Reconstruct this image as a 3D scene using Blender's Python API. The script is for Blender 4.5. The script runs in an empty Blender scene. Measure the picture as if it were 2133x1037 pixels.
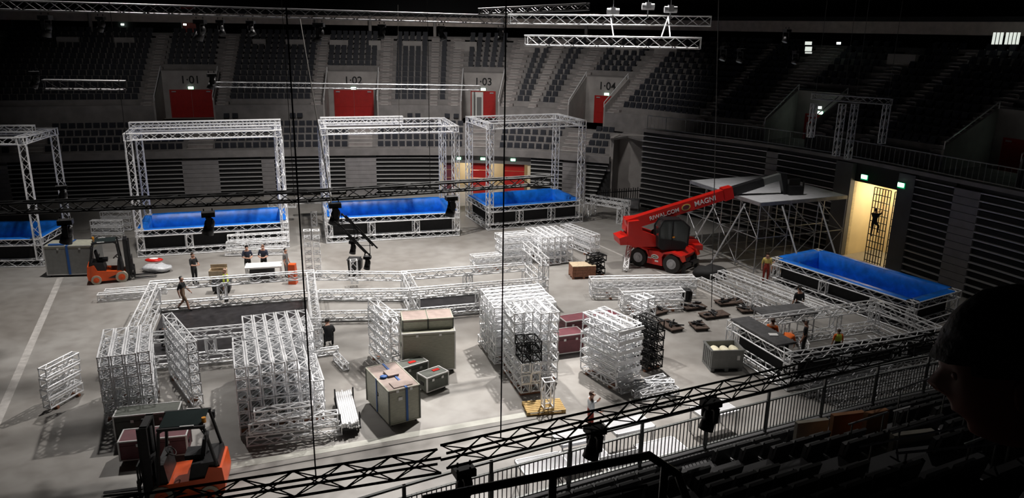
import bpy, bmesh, math, random
from mathutils import Matrix, Vector, Euler, noise
random.seed(7)
R = math.radians
col = bpy.context.scene.collection
scn = bpy.context.scene
# ------------------------------------------------------------------ camera
FPX, TH, HC, RO = 1600.0, R(16.1), 13.5, R(0.9)
cR, sR = math.cos(RO), math.sin(RO)
fw = Vector((0, math.cos(TH), -math.sin(TH))); up0 = Vector((0, math.sin(TH), math.cos(TH))); rt0 = Vector((1, 0, 0))
rt = rt0 * cR + up0 * sR; up = -rt0 * sR + up0 * cR
cam = bpy.data.objects.new('camera', bpy.data.cameras.new('camera')); col.objects.link(cam)
cam.matrix_world = Matrix((( rt.x, up.x, -fw.x, 0), (rt.y, up.y, -fw.y, 0), (rt.z, up.z, -fw.z, HC), (0, 0, 0, 1)))
cam.data.sensor_width = 36; cam.data.lens = 36 * FPX / 2133; cam.data.clip_start = .05; cam.data.clip_end = 400
scn.camera = cam
def ray(u, v):
    return rt * ((u - 1066.5) / FPX) + up * ((518.5 - v) / FPX) + fw
def P(u, v, z=0.0):                       # pixel -> point on the plane of height z
    d = ray(u, v); t = (z - HC) / d.z
    return Vector((d.x * t, d.y * t, z))
def PY(u, v, y):                          # pixel -> point at distance y
    d = ray(u, v); t = y / d.y
    return Vector((d.x * t, y, HC + d.z * t))
def pr(p):
    q = Vector(p) - Vector((0, 0, HC)); f = q.dot(fw)
    return 1066.5 + FPX * q.dot(rt) / f, 518.5 - FPX * q.dot(up) / f
# ------------------------------------------------------------------ light
w = bpy.data.worlds.new('arena_air'); scn.world = w; w.use_nodes = True
w.node_tree.nodes['Background'].inputs[0].default_value = (.75, .8, 1, 1)
w.node_tree.nodes['Background'].inputs[1].default_value = .004
scn.view_settings.view_transform = 'Standard'; scn.view_settings.look = 'None'
scn.view_settings.gamma = 1; scn.view_settings.use_curve_mapping = False
scn.view_settings.exposure = 0.25
def spot(loc, tgt, power, size, blend=.6, rad=.35, color=(1, .95, .9)):
    l = bpy.data.lights.new('arena_flood_fill', 'SPOT'); l.energy = power; l.spot_size = R(size); l.spot_blend = blend
    l.shadow_soft_size = rad; l.color = color
    o = bpy.data.objects.new('arena_flood_fill', l); col.objects.link(o); o.location = loc
    o.rotation_euler = (Vector(tgt) - Vector(loc)).to_track_quat('-Z', 'Y').to_euler()
spot((-4, 41, 23), (-5, 34, 0), 21000, 95, .8)
spot((4, 37, 22), (1, 24.5, 0), 30000, 52, .8)
spot((-19, 38, 23), (-18, 36, 0), 11500, 90, .9)
spot((-8, 45, 23), (-8, 52, 2), 15000, 95, .9)
spot((10, 41, 23), (9, 42, 0), 8500, 66, .9)
spot((17, 31, 22), (16, 33, 0), 2600, 66, .9)
spot((-6, 52, 23), (-7, 71, 6), 8000, 72, .9, 1.0)
spot((4, 50, 23), (5, 68, 6), 5500, 60, .9, 1.0)
spot((-24, 48, 23), (-27, 66, 5), 1700, 75, .9, 1.0)  # added fill spot that lifts the far-left tier
spot((15, 31, 22), (11, 17, 4), 1900, 48, .9)  # added fill spot to brighten the near seats and rails
# ------------------------------------------------------------------ materials
MATS = {}
def mat(n, c=(.5, .5, .5), rough=.5, metal=0., var=0., scale=8., bump=0., emit=0., alpha=1., spec=.5, vcol=None, stretch=None):
    m = bpy.data.materials.new(n); m.use_nodes = True; MATS[n] = m
    nt = m.node_tree; b = nt.nodes['Principled BSDF']
    b.inputs['Base Color'].default_value = (*c, 1); b.inputs['Roughness'].default_value = rough; b.inputs['Metallic'].default_value = metal
    b.inputs['Specular IOR Level'].default_value = spec
    if emit:
        b.inputs['Emission Color'].default_value = (*c, 1); b.inputs['Emission Strength'].default_value = emit
    if alpha < 1: b.inputs['Alpha'].default_value = alpha
    if var or bump:
        tc = nt.nodes.new('ShaderNodeTexCoord'); nz = nt.nodes.new('ShaderNodeTexNoise')
        nz.inputs['Scale'].default_value = scale; nz.inputs['Detail'].default_value = 6
        mp = nt.nodes.new('ShaderNodeMapping'); nt.links.new(tc.outputs['Object'], mp.inputs[0]); nt.links.new(mp.outputs[0], nz.inputs['Vector'])
        if stretch: mp.inputs['Scale'].default_value = stretch
        if var:
            cr = nt.nodes.new('ShaderNodeValToRGB'); d = vcol or tuple(x * (1 - var) for x in c)
            cr.color_ramp.elements[0].position = .3; cr.color_ramp.elements[1].position = .7
            cr.color_ramp.elements[0].color = (*d, 1); cr.color_ramp.elements[1].color = (*[min(1, x * (1 + var * .5)) for x in c], 1)
            nt.links.new(nz.outputs[0], cr.inputs[0]); nt.links.new(cr.outputs[0], b.inputs['Base Color'])
        if bump:
            bp = nt.nodes.new('ShaderNodeBump'); bp.inputs['Strength'].default_value = bump; bp.inputs['Distance'].default_value = .02
            nt.links.new(nz.outputs[0], bp.inputs['Height']); nt.links.new(bp.outputs[0], b.inputs['Normal'])
    return m
mat('alu', (.9, .91, .93), .42, .25, .1, 6); mat('alu_dull', (.5, .51, .53), .5, .5, .15, 6); mat('steel', (.42, .43, .45), .45, .6, .2, 5)
mat('black_metal', (.018, .018, .02), .45, .3, .3, 10); mat('black_truss', (.012, .012, .013), .6, 0, .2, 8, spec=.2)
mat('concrete', (.215, .203, .2), .85, 0, .25, 1.2, .15); mat('concrete_pale', (.34, .32, .31), .85, 0, .2, 1.0, .1); mat('concrete_dark', (.12, .12, .125), .9, 0, .2, 1.0)
mat('stair', (.27, .245, .24), .8, 0, .2, 2); mat('nosing', (.62, .6, .58), .6)
mat('slat', (.5, .5, .5), .5, .3); mat('tele_dark', (.012, .012, .013), .7); mat('tele_panel', (.24, .23, .235), .7, 0, .15, 2)
mat('seat', (.02, .022, .03), .6, 0, .2, 5, spec=.25); mat('seat_near', (.03, .031, .032), .5, 0, .2, 8); mat('seat_bracket', (.5, .5, .5), .4, .4)
mat('wall_black', (.012, .012, .014), .8); mat('roof_black', (.006, .006, .008), .9); mat('fascia', (.5, .44, .4), .8, 0, .2, 2)
mat('red', (.40, .012, .010), .5, 0, .15, 3); mat('red_paint', (.62, .018, .012), .28, 0, .1, 2); mat('white_paint', (.8, .8, .8), .5)
mat('blue', (.008, .19, .8), .38, 0, .35, 2.5, .25); mat('black_cloth', (.014, .014, .015), .8, 0, .3, 6); mat('liner_dark', (.03, .028, .03), .3, 0, .5, 3, .2)
mat('case_grey', (.43, .43, .35), .55, 0, .2, 5, 0, stretch=(1, 1, 6)); mat('case_top', (.36, .28, .25), .6, 0, .2, 4); mat('case_green', (.09, .10, .085), .5, 0, .2, 6); mat('maroon', (.13, .03, .042), .5, 0, .2, 4)
mat('edge', (.6, .6, .6), .4, .6); mat('orange', (.72, .09, .012), .35, 0, .12, 3); mat('rubber', (.03, .028, .026), .85, 0, .3, 12); mat('tyre_pale', (.42, .38, .30), .8, 0, .2, 10)
mat('wood', (.62, .42, .16), .75, 0, .3, 9, .1, stretch=(1, 8, 8)); mat('wood_dark', (.085, .055, .042), .8, 0, .5, 7, .2); mat('wood_red', (.30, .13, .075), .75, 0, .35, 9, .1); mat('ply', (.6, .48, .33), .75, 0, .2, 8)
mat('plastic_grey', (.21, .215, .21), .55, 0, .12, 5); mat('cream', (.72, .68, .5), .8, 0, .15, 9, .3); mat('strap_blue', (.02, .1, .35), .6)
mat('skin', (.50, .27, .19), .55, 0, .08, 20); mat('skin_shaded', (.30, .10, .06), .55, 0, .12, 20); mat('hair_dark', (.012, .009, .008), .6, 0, .3, 60, .4); mat('hair_brown', (.06, .03, .018), .6); mat('scalp', (.45, .28, .2), .5)  # the onlooker's shade is put into a darker skin colour
mat('cloth_black', (.016, .017, .02), .85, 0, .2, 15); mat('cloth_navy', (.02, .026, .05), .85); mat('cloth_white', (.72, .76, .8), .85, 0, .1, 10); mat('cloth_grey', (.17, .17, .17), .85); mat('cloth_orange', (.9, .17, .02), .8); mat('cloth_yellow', (.75, .9, .12), .8); mat('cloth_red', (.3, .03, .02), .8); mat('cloth_khaki', (.22, .15, .1), .85); mat('shoe', (.02, .018, .016), .7)
mat('glass', (.03, .04, .04), .08, 0, spec=.8); mat('lens', (.35, .4, .45), .1, .2); mat('warm_wall', (.72, .62, .42), .8, 0, .08, 1); mat('white_wall', (.7, .7, .68), .8)
mat('exit_sign', (.8, 1, .86), .5, emit=6); mat('exit_green', (.0, .35, .13), .5, emit=.5); mat('lamp_white', (.92, .95, 1), .5, emit=5); mat('screen_pale', (.8, .85, .78), .5, emit=.75); mat('beacon', (.9, .35, .02), .4)
mat('deck_grey', (.56, .57, .6), .55, 0, .12, 3); mat('deck_dark', (.10, .10, .105), .6, 0, .3, 5); mat('ochre', (.45, .19, .07), .8, 0, .2, 4); mat('stone_tan', (.38, .35, .28), .8, 0, .2, 4)
mat('cable', (.05, .05, .05), .6); mat('rope', (.55, .52, .48), .7); mat('rail_grey', (.17, .18, .175), .45, .4); mat('rail_black', (.01, .01, .011), .4, .2); mat('film', (.6, .62, .65), .3, 0, .2, 8, .4); mat('paper', (.85, .85, .85), .7); mat('gold', (.7, .55, .15), .5)
# arena floor: worn concrete with scuffs and damp shine
def floor_mat():
    m = mat('floor_concrete', (.35, .33, .31), .4); nt = m.node_tree; b = nt.nodes['Principled BSDF']
    tc = nt.nodes.new('ShaderNodeTexCoord')
    def nz(s, det=8, dist=0.):
        n = nt.nodes.new('ShaderNodeTexNoise'); n.inputs['Scale'].default_value = s; n.inputs['Detail'].default_value = det; n.inputs['Distortion'].default_value = dist
        nt.links.new(tc.outputs['Object'], n.inputs['Vector']); return n
    a, f, g = nz(.16, 5, .6), nz(1.4, 8, .3), nz(9, 6)
    r1 = nt.nodes.new('ShaderNodeValToRGB'); r1.color_ramp.elements[0].position = .33; r1.color_ramp.elements[1].position = .66
    r1.color_ramp.elements[0].color = (.235, .22, .203, 1); r1.color_ramp.elements[1].color = (.36, .35, .335, 1)
    nt.links.new(a.outputs[0], r1.inputs[0])
    mx = nt.nodes.new('ShaderNodeMix'); mx.data_type = 'RGBA'; mx.blend_type = 'MULTIPLY'; mx.inputs[0].default_value = .45
    r2 = nt.nodes.new('ShaderNodeValToRGB'); r2.color_ramp.elements[0].position = .3; r2.color_ramp.elements[1].position = .62
    r2.color_ramp.elements[0].color = (.6, .57, .55, 1); r2.color_ramp.elements[1].color = (1, 1, 1, 1)
    nt.links.new(f.outputs[0], r2.inputs[0]); nt.links.new(r1.outputs[0], mx.inputs[6]); nt.links.new(r2.outputs[0], mx.inputs[7])
    nt.links.new(mx.outputs[2], b.inputs['Base Color'])
    mr = nt.nodes.new('ShaderNodeMapRange'); mr.inputs[3].default_value = .3; mr.inputs[4].default_value = .6
    nt.links.new(f.outputs[0], mr.inputs[0]); nt.links.new(mr.outputs[0], b.inputs['Roughness'])
    bp = nt.nodes.new('ShaderNodeBump'); bp.inputs['Strength'].default_value = .06; nt.links.new(g.outputs[0], bp.inputs['Height']); nt.links.new(bp.outputs[0], b.inputs['Normal'])
floor_mat()
# ------------------------------------------------------------------ mesh helpers
class MB:
    def __init__(s): s.v = []; s.f = []; s.m = []; s.M = None; s.k = 0; s.smooth = False
    def add(s, vs, fs):
        o = len(s.v)
        s.v += [tuple(s.M @ Vector(q)) for q in vs] if s.M else [tuple(q) for q in vs]
        s.f += [tuple(i + o for i in f) for f in fs]; s.m += [s.k] * len(fs); return s
    def box(s, c, d, rz=0., taper=1.):
        x, y, z = d[0] / 2, d[1] / 2, d[2] / 2; vs = []
        for sz in (-1, 1):
            t = taper if sz > 0 else 1
            for sx, sy in ((-1, -1), (1, -1), (1, 1), (-1, 1)): vs.append(Vector((sx * x * t, sy * y * t, sz * z)))
        if rz:
            m = Matrix.Rotation(rz, 3, 'Z'); vs = [m @ q for q in vs]
        return s.add([q + Vector(c) for q in vs], [(3, 2, 1, 0), (4, 5, 6, 7), (0, 1, 5, 4), (1, 2, 6, 5), (2, 3, 7, 6), (3, 0, 4, 7)])
    def bx(s, x0, x1, y0, y1, z0, z1): return s.box(((x0 + x1) / 2, (y0 + y1) / 2, (z0 + z1) / 2), (x1 - x0, y1 - y0, z1 - z0))
    def tube(s, a, b, r, n=6, r2=None, cap=True):
        a, b = Vector(a), Vector(b); d = (b - a)
        if d.length < 1e-6: return s
        d.normalize(); q = Vector((0, 0, 1)) if abs(d.z) < .9 else Vector((1, 0, 0))
        e = d.cross(q).normalized(); g = d.cross(e); r2 = r if r2 is None else r2; vs = []
        for p, rr in ((a, r), (b, r2)):
            for i in range(n):
                t = 2 * math.pi * (i + .5) / n; vs.append(p + (e * math.cos(t) + g * math.sin(t)) * rr)
        fs = [(i, n + i, n + (i + 1) % n, (i + 1) % n) for i in range(n)]
        if cap: fs += [tuple(range(n)), tuple(reversed(range(n, 2 * n)))]
        return s.add(vs, fs)
    def path(s, pts, r, n=6):
        for a, b in zip(pts, pts[1:]): s.tube(a, b, r, n)
        return s
    def prism(s, poly, y0, y1, ax='y'):            # poly in (x,z) extruded along y (or (x,y) along z, (y,z) along x)
        n = len(poly)
        def q(p, t): return {'y': (p[0], t, p[1]), 'z': (p[0], p[1], t), 'x': (t, p[0], p[1])}[ax]
        vs = [q(p, y0) for p in poly] + [q(p, y1) for p in poly]
        return s.add(vs, [tuple(range(n)), tuple(reversed(range(n, 2 * n)))] + [(i, n + i, n + (i + 1) % n, (i + 1) % n) for i in range(n)])
    def ball(s, c, r, nu=10, nv=6):
        r = (r, r, r) if not hasattr(r, '__len__') else r; vs = [(c[0], c[1], c[2] - r[2])]
        for j in range(1, nv):
            t = math.pi * j / nv - math.pi / 2
            for i in range(nu):
                a = 2 * math.pi * i / nu; vs.append((c[0] + r[0] * math.cos(t) * math.cos(a), c[1] + r[1] * math.cos(t) * math.sin(a), c[2] + r[2] * math.sin(t)))
        vs.append((c[0], c[1], c[2] + r[2])); fs = [(0, 1 + (i + 1) % nu, 1 + i) for i in range(nu)]
        for j in range(nv - 2):
            for i in range(nu):
                a = 1 + j * nu + i; b = 1 + j * nu + (i + 1) % nu; fs.append((a, b, b + nu, a + nu))
        e = len(vs) - 1; fs += [(1 + (nv - 2) * nu + i, 1 + (nv - 2) * nu + (i + 1) % nu, e) for i in range(nu)]
        return s.add(vs, fs)
    def quad(s, a, b, c, d): return s.add([a, b, c, d], [(0, 1, 2, 3)])
    def mesh(s, name, mats):
        me = bpy.data.meshes.new(name); me.from_pydata(s.v, [], s.f)
        for m in ([mats] if isinstance(mats, str) else mats): me.materials.append(MATS[m])
        if len(me.materials) > 1: me.polygons.foreach_set('material_index', s.m)
        if s.smooth: me.polygons.foreach_set('use_smooth', [True] * len(s.f))
        me.update(); return me
    def build(s, name, mats, parent=None, **k): return mk(name, s.mesh(name, mats), parent, **k)
def mk(name, me, parent=None, M=None, label=None, kind=None):
    o = bpy.data.objects.new(name, me); col.objects.link(o)
    if parent: o.parent = parent
    if M is not None: o.matrix_basis = M
    if label: o['label'] = label
    if kind: o['kind'] = kind
    return o
def tag(o, label, cat, group=None):
    o['label'] = label; o['category'] = cat
    if group: o['group'] = group
    return o
def top(name, label, cat, loc=(0, 0, 0), rz=0., group=None):
    o = bpy.data.objects.new(name, None); col.objects.link(o); o.empty_display_size = .2
    o.location = loc; o.rotation_euler = (0, 0, rz); return tag(o, label, cat, group)
def struct(o): o['kind'] = 'structure'; return o
def part(name, mats, parent, fn, **k):
    m = MB(); fn(m); return m.build(name, mats, parent, **k)
def yaw(a, b): return math.atan2(b[1] - a[1], b[0] - a[0])
def frame(p0, p1, upv=(0, 0, 1)):
    p0, p1 = Vector(p0), Vector(p1); x = (p1 - p0).normalized(); u = Vector(upv)
    if abs(x.dot(u)) > .98: u = Vector((math.cos(R(16.5)), math.sin(R(16.5)), 0))
    y = u.cross(x).normalized(); z = x.cross(y)
    return Matrix(((x.x, y.x, z.x, p0.x), (x.y, y.y, z.y, p0.y), (x.z, y.z, z.z, p0.z), (0, 0, 0, 1)))
# ------------------------------------------------------------------ trusses
TC = {}
def truss_mesh(L, S, m, what, cr=.03, br=.019):
    L = round(L, 2); key = (L, S, m, what, cr)
    if key in TC: return TC[key]
    h = S / 2 - cr; b = MB(); n = max(1, round(L / (S * 1.15))); st = L / n
    if what == 'chord': b.tube((0, 0, 0), (L, 0, 0), cr, 6)
    if what == 'chords':
        for sy in (-1, 1):
            for sz in (-1, 1): b.tube((0, sy * h, sz * h), (L, sy * h, sz * h), cr, 6)
        for x in (.02, L - .02):
            for sy in (-1, 1):
                b.tube((x, sy * h, -h), (x, sy * h, h), br * 1.2, 4); b.tube((x, -h, sy * h), (x, h, sy * h), br * 1.2, 4)
    if what in ('bracing', 'all'):
        for s_ in (-1, 1):
            for i in range(n):
                a, c = i * st, (i + 1) * st
                q = (1 if (i + (s_ > 0)) % 2 else -1)
                b.tube((a, s_ * h, -q * h), (c, s_ * h, q * h), br, 4, cap=False); b.tube((a, q * h, s_ * h), (c, -q * h, s_ * h), br, 4, cap=False)
    if what == 'face':
        for i in range(n):
            q = 1 if i % 2 else -1
            b.tube((i * st, 0, -q * h), ((i + 1) * st, 0, q * h), br, 4, cap=False)
        for x in (.02, L - .02): b.tube((x, 0, -h), (x, 0, h), br * 1.3, 4)
    if what == 'brace': b.tube((0, 0, -h), (st, 0, h), br, 5)
    TC[key] = b.mesh('truss_' + what, m); return TC[key]
def truss_part(parent, p0, p1, S=.45, m='alu', name='truss_beam', upv=(0, 0, 1), cr=.032):
    L = (Vector(p1) - Vector(p0)).length; M = frame(p0, p1, upv)
    o = mk(name, truss_mesh(L, S, m, 'chords', cr), parent, M)
    mk('bracing', truss_mesh(L, S, m, 'bracing', cr), o, kind='stuff'); return o
def truss(p0, p1, label, group=None, S=.5, m='alu', upv=(0, 0, 1), fine=False, cr=.031, br=.019, roll=0., name='box_truss', lite=False):
    p0, p1 = Vector(p0), Vector(p1); L = (p1 - p0).length
    o = bpy.data.objects.new(name, None); col.objects.link(o); o.empty_display_size = .2
    o.matrix_world = frame(p0, p1, upv) @ Matrix.Rotation(roll, 4, 'X'); tag(o, label, 'truss', group)
    h = S / 2 - cr
    if lite:
        mk('chords', truss_mesh(L, S, m, 'chords', cr), o); mk('bracing', truss_mesh(L, S, m, 'bracing', cr, br), o, kind='stuff'); return o
    cm = truss_mesh(L, S, m, 'chord', cr)
    for sy in (-1, 1):
        for sz in (-1, 1): mk('chord', cm, o, Matrix.Translation((0, sy * h, sz * h)))
    if fine:
        n = max(1, round(round(L, 2) / (S * 1.15))); st = L / n; bm_ = truss_mesh(L, S, m, 'brace', cr, br)
        for s_ in (-1, 1):
            for i in range(n):
                for axis in (0, 1):
                    q = (i + axis + (s_ > 0)) % 2
                    M = Matrix.Translation((i * st, 0, 0)) @ Matrix.Rotation(axis * math.pi / 2, 4, 'X') @ Matrix.Translation((0, s_ * h, 0))
                    if q: M = M @ Matrix.Translation((0, 0, 0)) @ Matrix.Scale(-1, 4, (0, 0, 1))
                    mk('brace', bm_, o, M)
    else:
        fm = truss_mesh(L, S, m, 'face', cr, br)
        for k in range(4): mk('bracing', fm, o, Matrix.Rotation(k * math.pi / 2, 4, 'X') @ Matrix.Translation((0, h, 0)), kind='stuff')
    return o
def stack(c, ang, ncol, nlay, L, label, group, S=.5, m='alu', gap=.03, lay=None, jit=.06, skip=(), shift=0., lite=False, z0=.1, batten=True):
    """trusses lying side by side along direction ang; c is the front-left bottom corner seen along ang, columns go to the right of ang"""
    d = Vector((math.cos(ang), math.sin(ang), 0)); r = Vector((d.y, -d.x, 0)); c = Vector((c[0], c[1], 0)); lay = lay or (S + .04)
    for k in range(nlay):
        for i in range(ncol):
            if (i, k) in skip: continue
            a = c + r * (S / 2 + i * (S + gap)) + d * (random.uniform(-jit, jit) + shift * k); a.z = z0 + S / 2 + k * lay
            truss(a, a + d * L, label, group, S, m, lite=lite, roll=random.choice((0, math.pi / 2)))
    if batten:
        for q in (.18, .82):
            b = MB(); b.box((0, 0, z0 / 2), (.1, ncol * (S + gap), z0)); o = b.build('wooden_batten', 'wood_red')
            o.location = c + d * L * q + r * ncol * (S + gap) / 2; o.rotation_euler = (0, 0, ang)
            tag(o, 'wooden batten lying under the ' + group, 'batten', 'battens under the ' + group)
A0 = R(16.5)
E1 = Vector((math.cos(A0), math.sin(A0), 0)); E2 = Vector((E1.y, -E1.x, 0))
# ------------------------------------------------------------------ the arena bowl
class Path:
    def __init__(s, pts, per=14):
        p = [Vector((*q, 0)) for q in pts]; p = [p[0] * 2 - p[1]] + p + [p[-1] * 2 - p[-2]]; o = []
        for i in range(1, len(p) - 2):
            for k in range(per):
                t = k / per; a, b, c, d = p[i - 1:i + 3]
                o.append(.5 * ((2 * b) + (c - a) * t + (2 * a - 5 * b + 4 * c - d) * t * t + (3 * b - a - 3 * c + d) * t ** 3))
        o.append(p[-2]); s.p = o; s.s = [0.]
        for a, b in zip(o, o[1:]): s.s.append(s.s[-1] + (b - a).length)
        s.L = s.s[-1]
    def at(s, t):
        t = min(max(t, 0), s.L - 1e-4); lo, hi = 0, len(s.s) - 1
        while hi - lo > 1:
            m = (lo + hi) // 2
            if s.s[m] <= t: lo = m
            else: hi = m
        f = (t - s.s[lo]) / (s.s[hi] - s.s[lo]); p = s.p[lo].lerp(s.p[hi], f)
        def dr(i): return (s.p[min(i + 1, len(s.p) - 1)] - s.p[max(i - 1, 0)]).normalized()
        d = dr(lo).lerp(dr(hi), f).normalized(); return p, Vector((-d.y, d.x, 0)), d
    def pos(s, t, off, z): p, n, d = s.at(t); q = p + n * off; q.z = z; return q
    def find(s, u, off, z):               # arclength whose projection falls on column u
        b = min(range(int(s.L * 10)), key=lambda i: abs(pr(s.pos(i / 10, off, z))[0] - u)); return b / 10
def ribbon(m, pa, s0, s1, o0, o1, z0, z1, step=1.5):
    n = max(1, math.ceil((s1 - s0) / step)); sec = []
    for i in range(n + 1):
        t = s0 + (s1 - s0) * i / n; p, nn, d = pa.at(t)
        sec.append([(p + nn * o0).to_tuple()[:2] + (z0,), (p + nn * o1).to_tuple()[:2] + (z0,), (p + nn * o1).to_tuple()[:2] + (z1,), (p + nn * o0).to_tuple()[:2] + (z1,)])
    vs = [q for c in sec for q in c]; fs = [(0, 1, 2, 3), tuple(4 * n + i for i in (3, 2, 1, 0))]
    for i in range(n):
        for k in range(4): a = 4 * i + k; b = 4 * i + (k + 1) % 4; fs.append((a, a + 4, b + 4, b))
    return m.add(vs, fs)
def segs(s0, s1, gaps):                   # complement of gaps in [s0,s1]
    o = []; a = s0
    for g0, g1 in sorted(gaps):
        if g1 <= a or g0 >= s1: continue
        if g0 > a: o.append((a, min(g0, s1)))
        a = max(a, g1)
    if a < s1: o.append((a, s1))
    return o
LP = Path([(-62, 47), (-50, 52.3), (-38.1, 56.4), (-19.6, 61.0), (-6.7, 63.0), (1.2, 62.6), (7.6, 60.2)])
RP = Path([(9.9, 59.2), (13.5, 55.8), (17, 52.2), (20.2, 47.4), (22.0, 43.7), (23.4, 40.3), (25, 36.5), (26.8, 31), (27.5, 24)])
UP = Path([(-66, 50), (-47, 59.8), (-28.8, 65.4), (-14.8, 68), (-3, 69), (4, 67.4), (9.5, 64), (13.2, 60), (18.6, 54.4), (22.2, 49), (24.3, 45), (26.2, 40.8), (28, 36), (30, 30), (31, 22)])
PARZ, CONZ, RZ = 3.3, 5.25, 5.95
fl = MB(); fl.quad((-75, -8, 0), (60, -8, 0), (60, 90, 0), (-75, 90, 0)); struct(fl.build('floor', 'floor_concrete'))
def floor_line(name, a, b, wd, m, label):
    M = frame((a[0], a[1], .004), (b[0], b[1], .004)); L = (Vector(b) - Vector(a)).length
    q = MB(); q.box((L / 2, 0, 0), (L, wd, .006)); o = q.build(name, m); o.matrix_world = M; tag(o, label, 'floor marking')
floor_line('floor_stripe', P(-60, 1000), P(126, 578), .3, 'floor_stripe_mat' if 'floor_stripe_mat' in MATS else mat('floor_stripe_mat', (.5, .48, .46), .5, 0, .25, 3).name, 'pale straight stripe across the bare concrete floor')
floor_line('cable_strip', P(300, 1003), P(1160, 852), .35, mat('curb_mat', (.55, .55, .5), .45, 0, .15, 2).name, 'pale strip on the floor along the near truss line')
floor_line('floor_joint', P(1235, 505), P(1560, 650), .12, 'floor_stripe_mat', 'thin pale line on the floor beside the red telehandler')
floor_line('floor_joint', P(300, 1022), P(1120, 872), .05, 'rubber', 'thin black cable along the pale strip')
# roof, outer walls
struct(MB().quad((-80, -20, 26), (-80, 110, 26), (70, 110, 26), (70, -20, 26)).build('ceiling', 'roof_black'))
bk = MB(); ribbon(bk, UP, 0, UP.L, 17, 17.3, 0, 26, 2); struct(bk.build('wall_far', 'wall_black'))
# door positions (pixel columns of the door centres), door plane 4.2 m behind the tier front
VO = 4.2
doors = []
for n, (u, wpx) in enumerate(((-40, 4.0), (400, 3.5), (737, 3.45), (1007, 2.2), (1262, 2.2), (1705, 2.2), (2150, 3.4))):
    s = UP.find(u, VO, 7); doors.append((s, wpx))
if True:
    doors[0] = (doors[1][0] - 18.5, 3.5)
VG = [(s - w_ / 2 - .55, s + w_ / 2 + .55) for s, w_ in doors]
ais = []                                   # stair aisles beside the vomitories
for g0, g1 in VG: ais += [(g0 - 1.2, g0 - .05), (g1 + .05, g1 + 1.2)]
mid = [UP.find(u, 3, 8) for u in (30, 170, 600, 905, 1130, 1385, 1500, 1590, 1850, 1980)]
aisles = ais + [(s - .35, s + .35) for s in (UP.find(905, 3, 8), UP.find(1125, 3, 8), UP.find(1500, 3, 8), UP.find(1600, 3, 8), UP.find(1860, 3, 8))]
NR, RH, RD, Z0 = 13, .44, .85, 6.75
sr_ = UP.find(1330, 2, 6)                  # right of here the tier front stands on the higher ledge
ts = MB()
for i in range(NR):
    z1 = Z0 + i * RH
    for a, b in segs(0, UP.L, VG if i * RD < VO - .1 else []): ribbon(ts, UP, a, b, i * RD, i * RD + RD + .02, (CONZ if i == 0 else z1 - RH - .2), z1, 1.6)
ribbon(ts, UP, 0, UP.L, NR * RD, 17, Z0 + NR * RH - .3, Z0 + NR * RH, 2)
tier = struct(ts.build('floor_upper_tier', 'concrete'))
# vomitories: recessed wall, sloping cheeks, number, red door, exit sign
def text(body, size, M, m, parent=None, name='lettering', ext=.012, label=None, off=0.):
    c = bpy.data.curves.new(name, 'FONT'); c.body = body; c.size = size; c.extrude = ext; c.align_x = 'CENTER'; c.align_y = 'CENTER'; c.offset = off
    o = bpy.data.objects.new(name, c); col.objects.link(o); dg = bpy.context.evaluated_depsgraph_get()
    me = bpy.data.meshes.new_from_object(o.evaluated_get(dg)); bpy.data.objects.remove(o); bpy.data.curves.remove(c)
    me.materials.clear(); me.materials.append(MATS[m]); r = mk(name, me, parent, M)
    if label: r['label'] = label
    return r
def wall_M(s, off, z, pa=UP):              # frame on a wall facing the arena: x to the viewer's right, z up, y outward
    p, n, d = pa.at(s); q = p + n * off
    return Matrix(((d.x, n.x, 0, q.x), (d.y, n.y, 0, q.y), (0, 0, 1, z), (0, 0, 0, 1)))
nums = ['1\u00b700', '1\u00b701', '1\u00b702', '1\u00b703', '1\u00b704', '1\u00b705', '1\u00b706']
FACE = Matrix.Rotation(math.pi / 2, 4, 'X')
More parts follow.
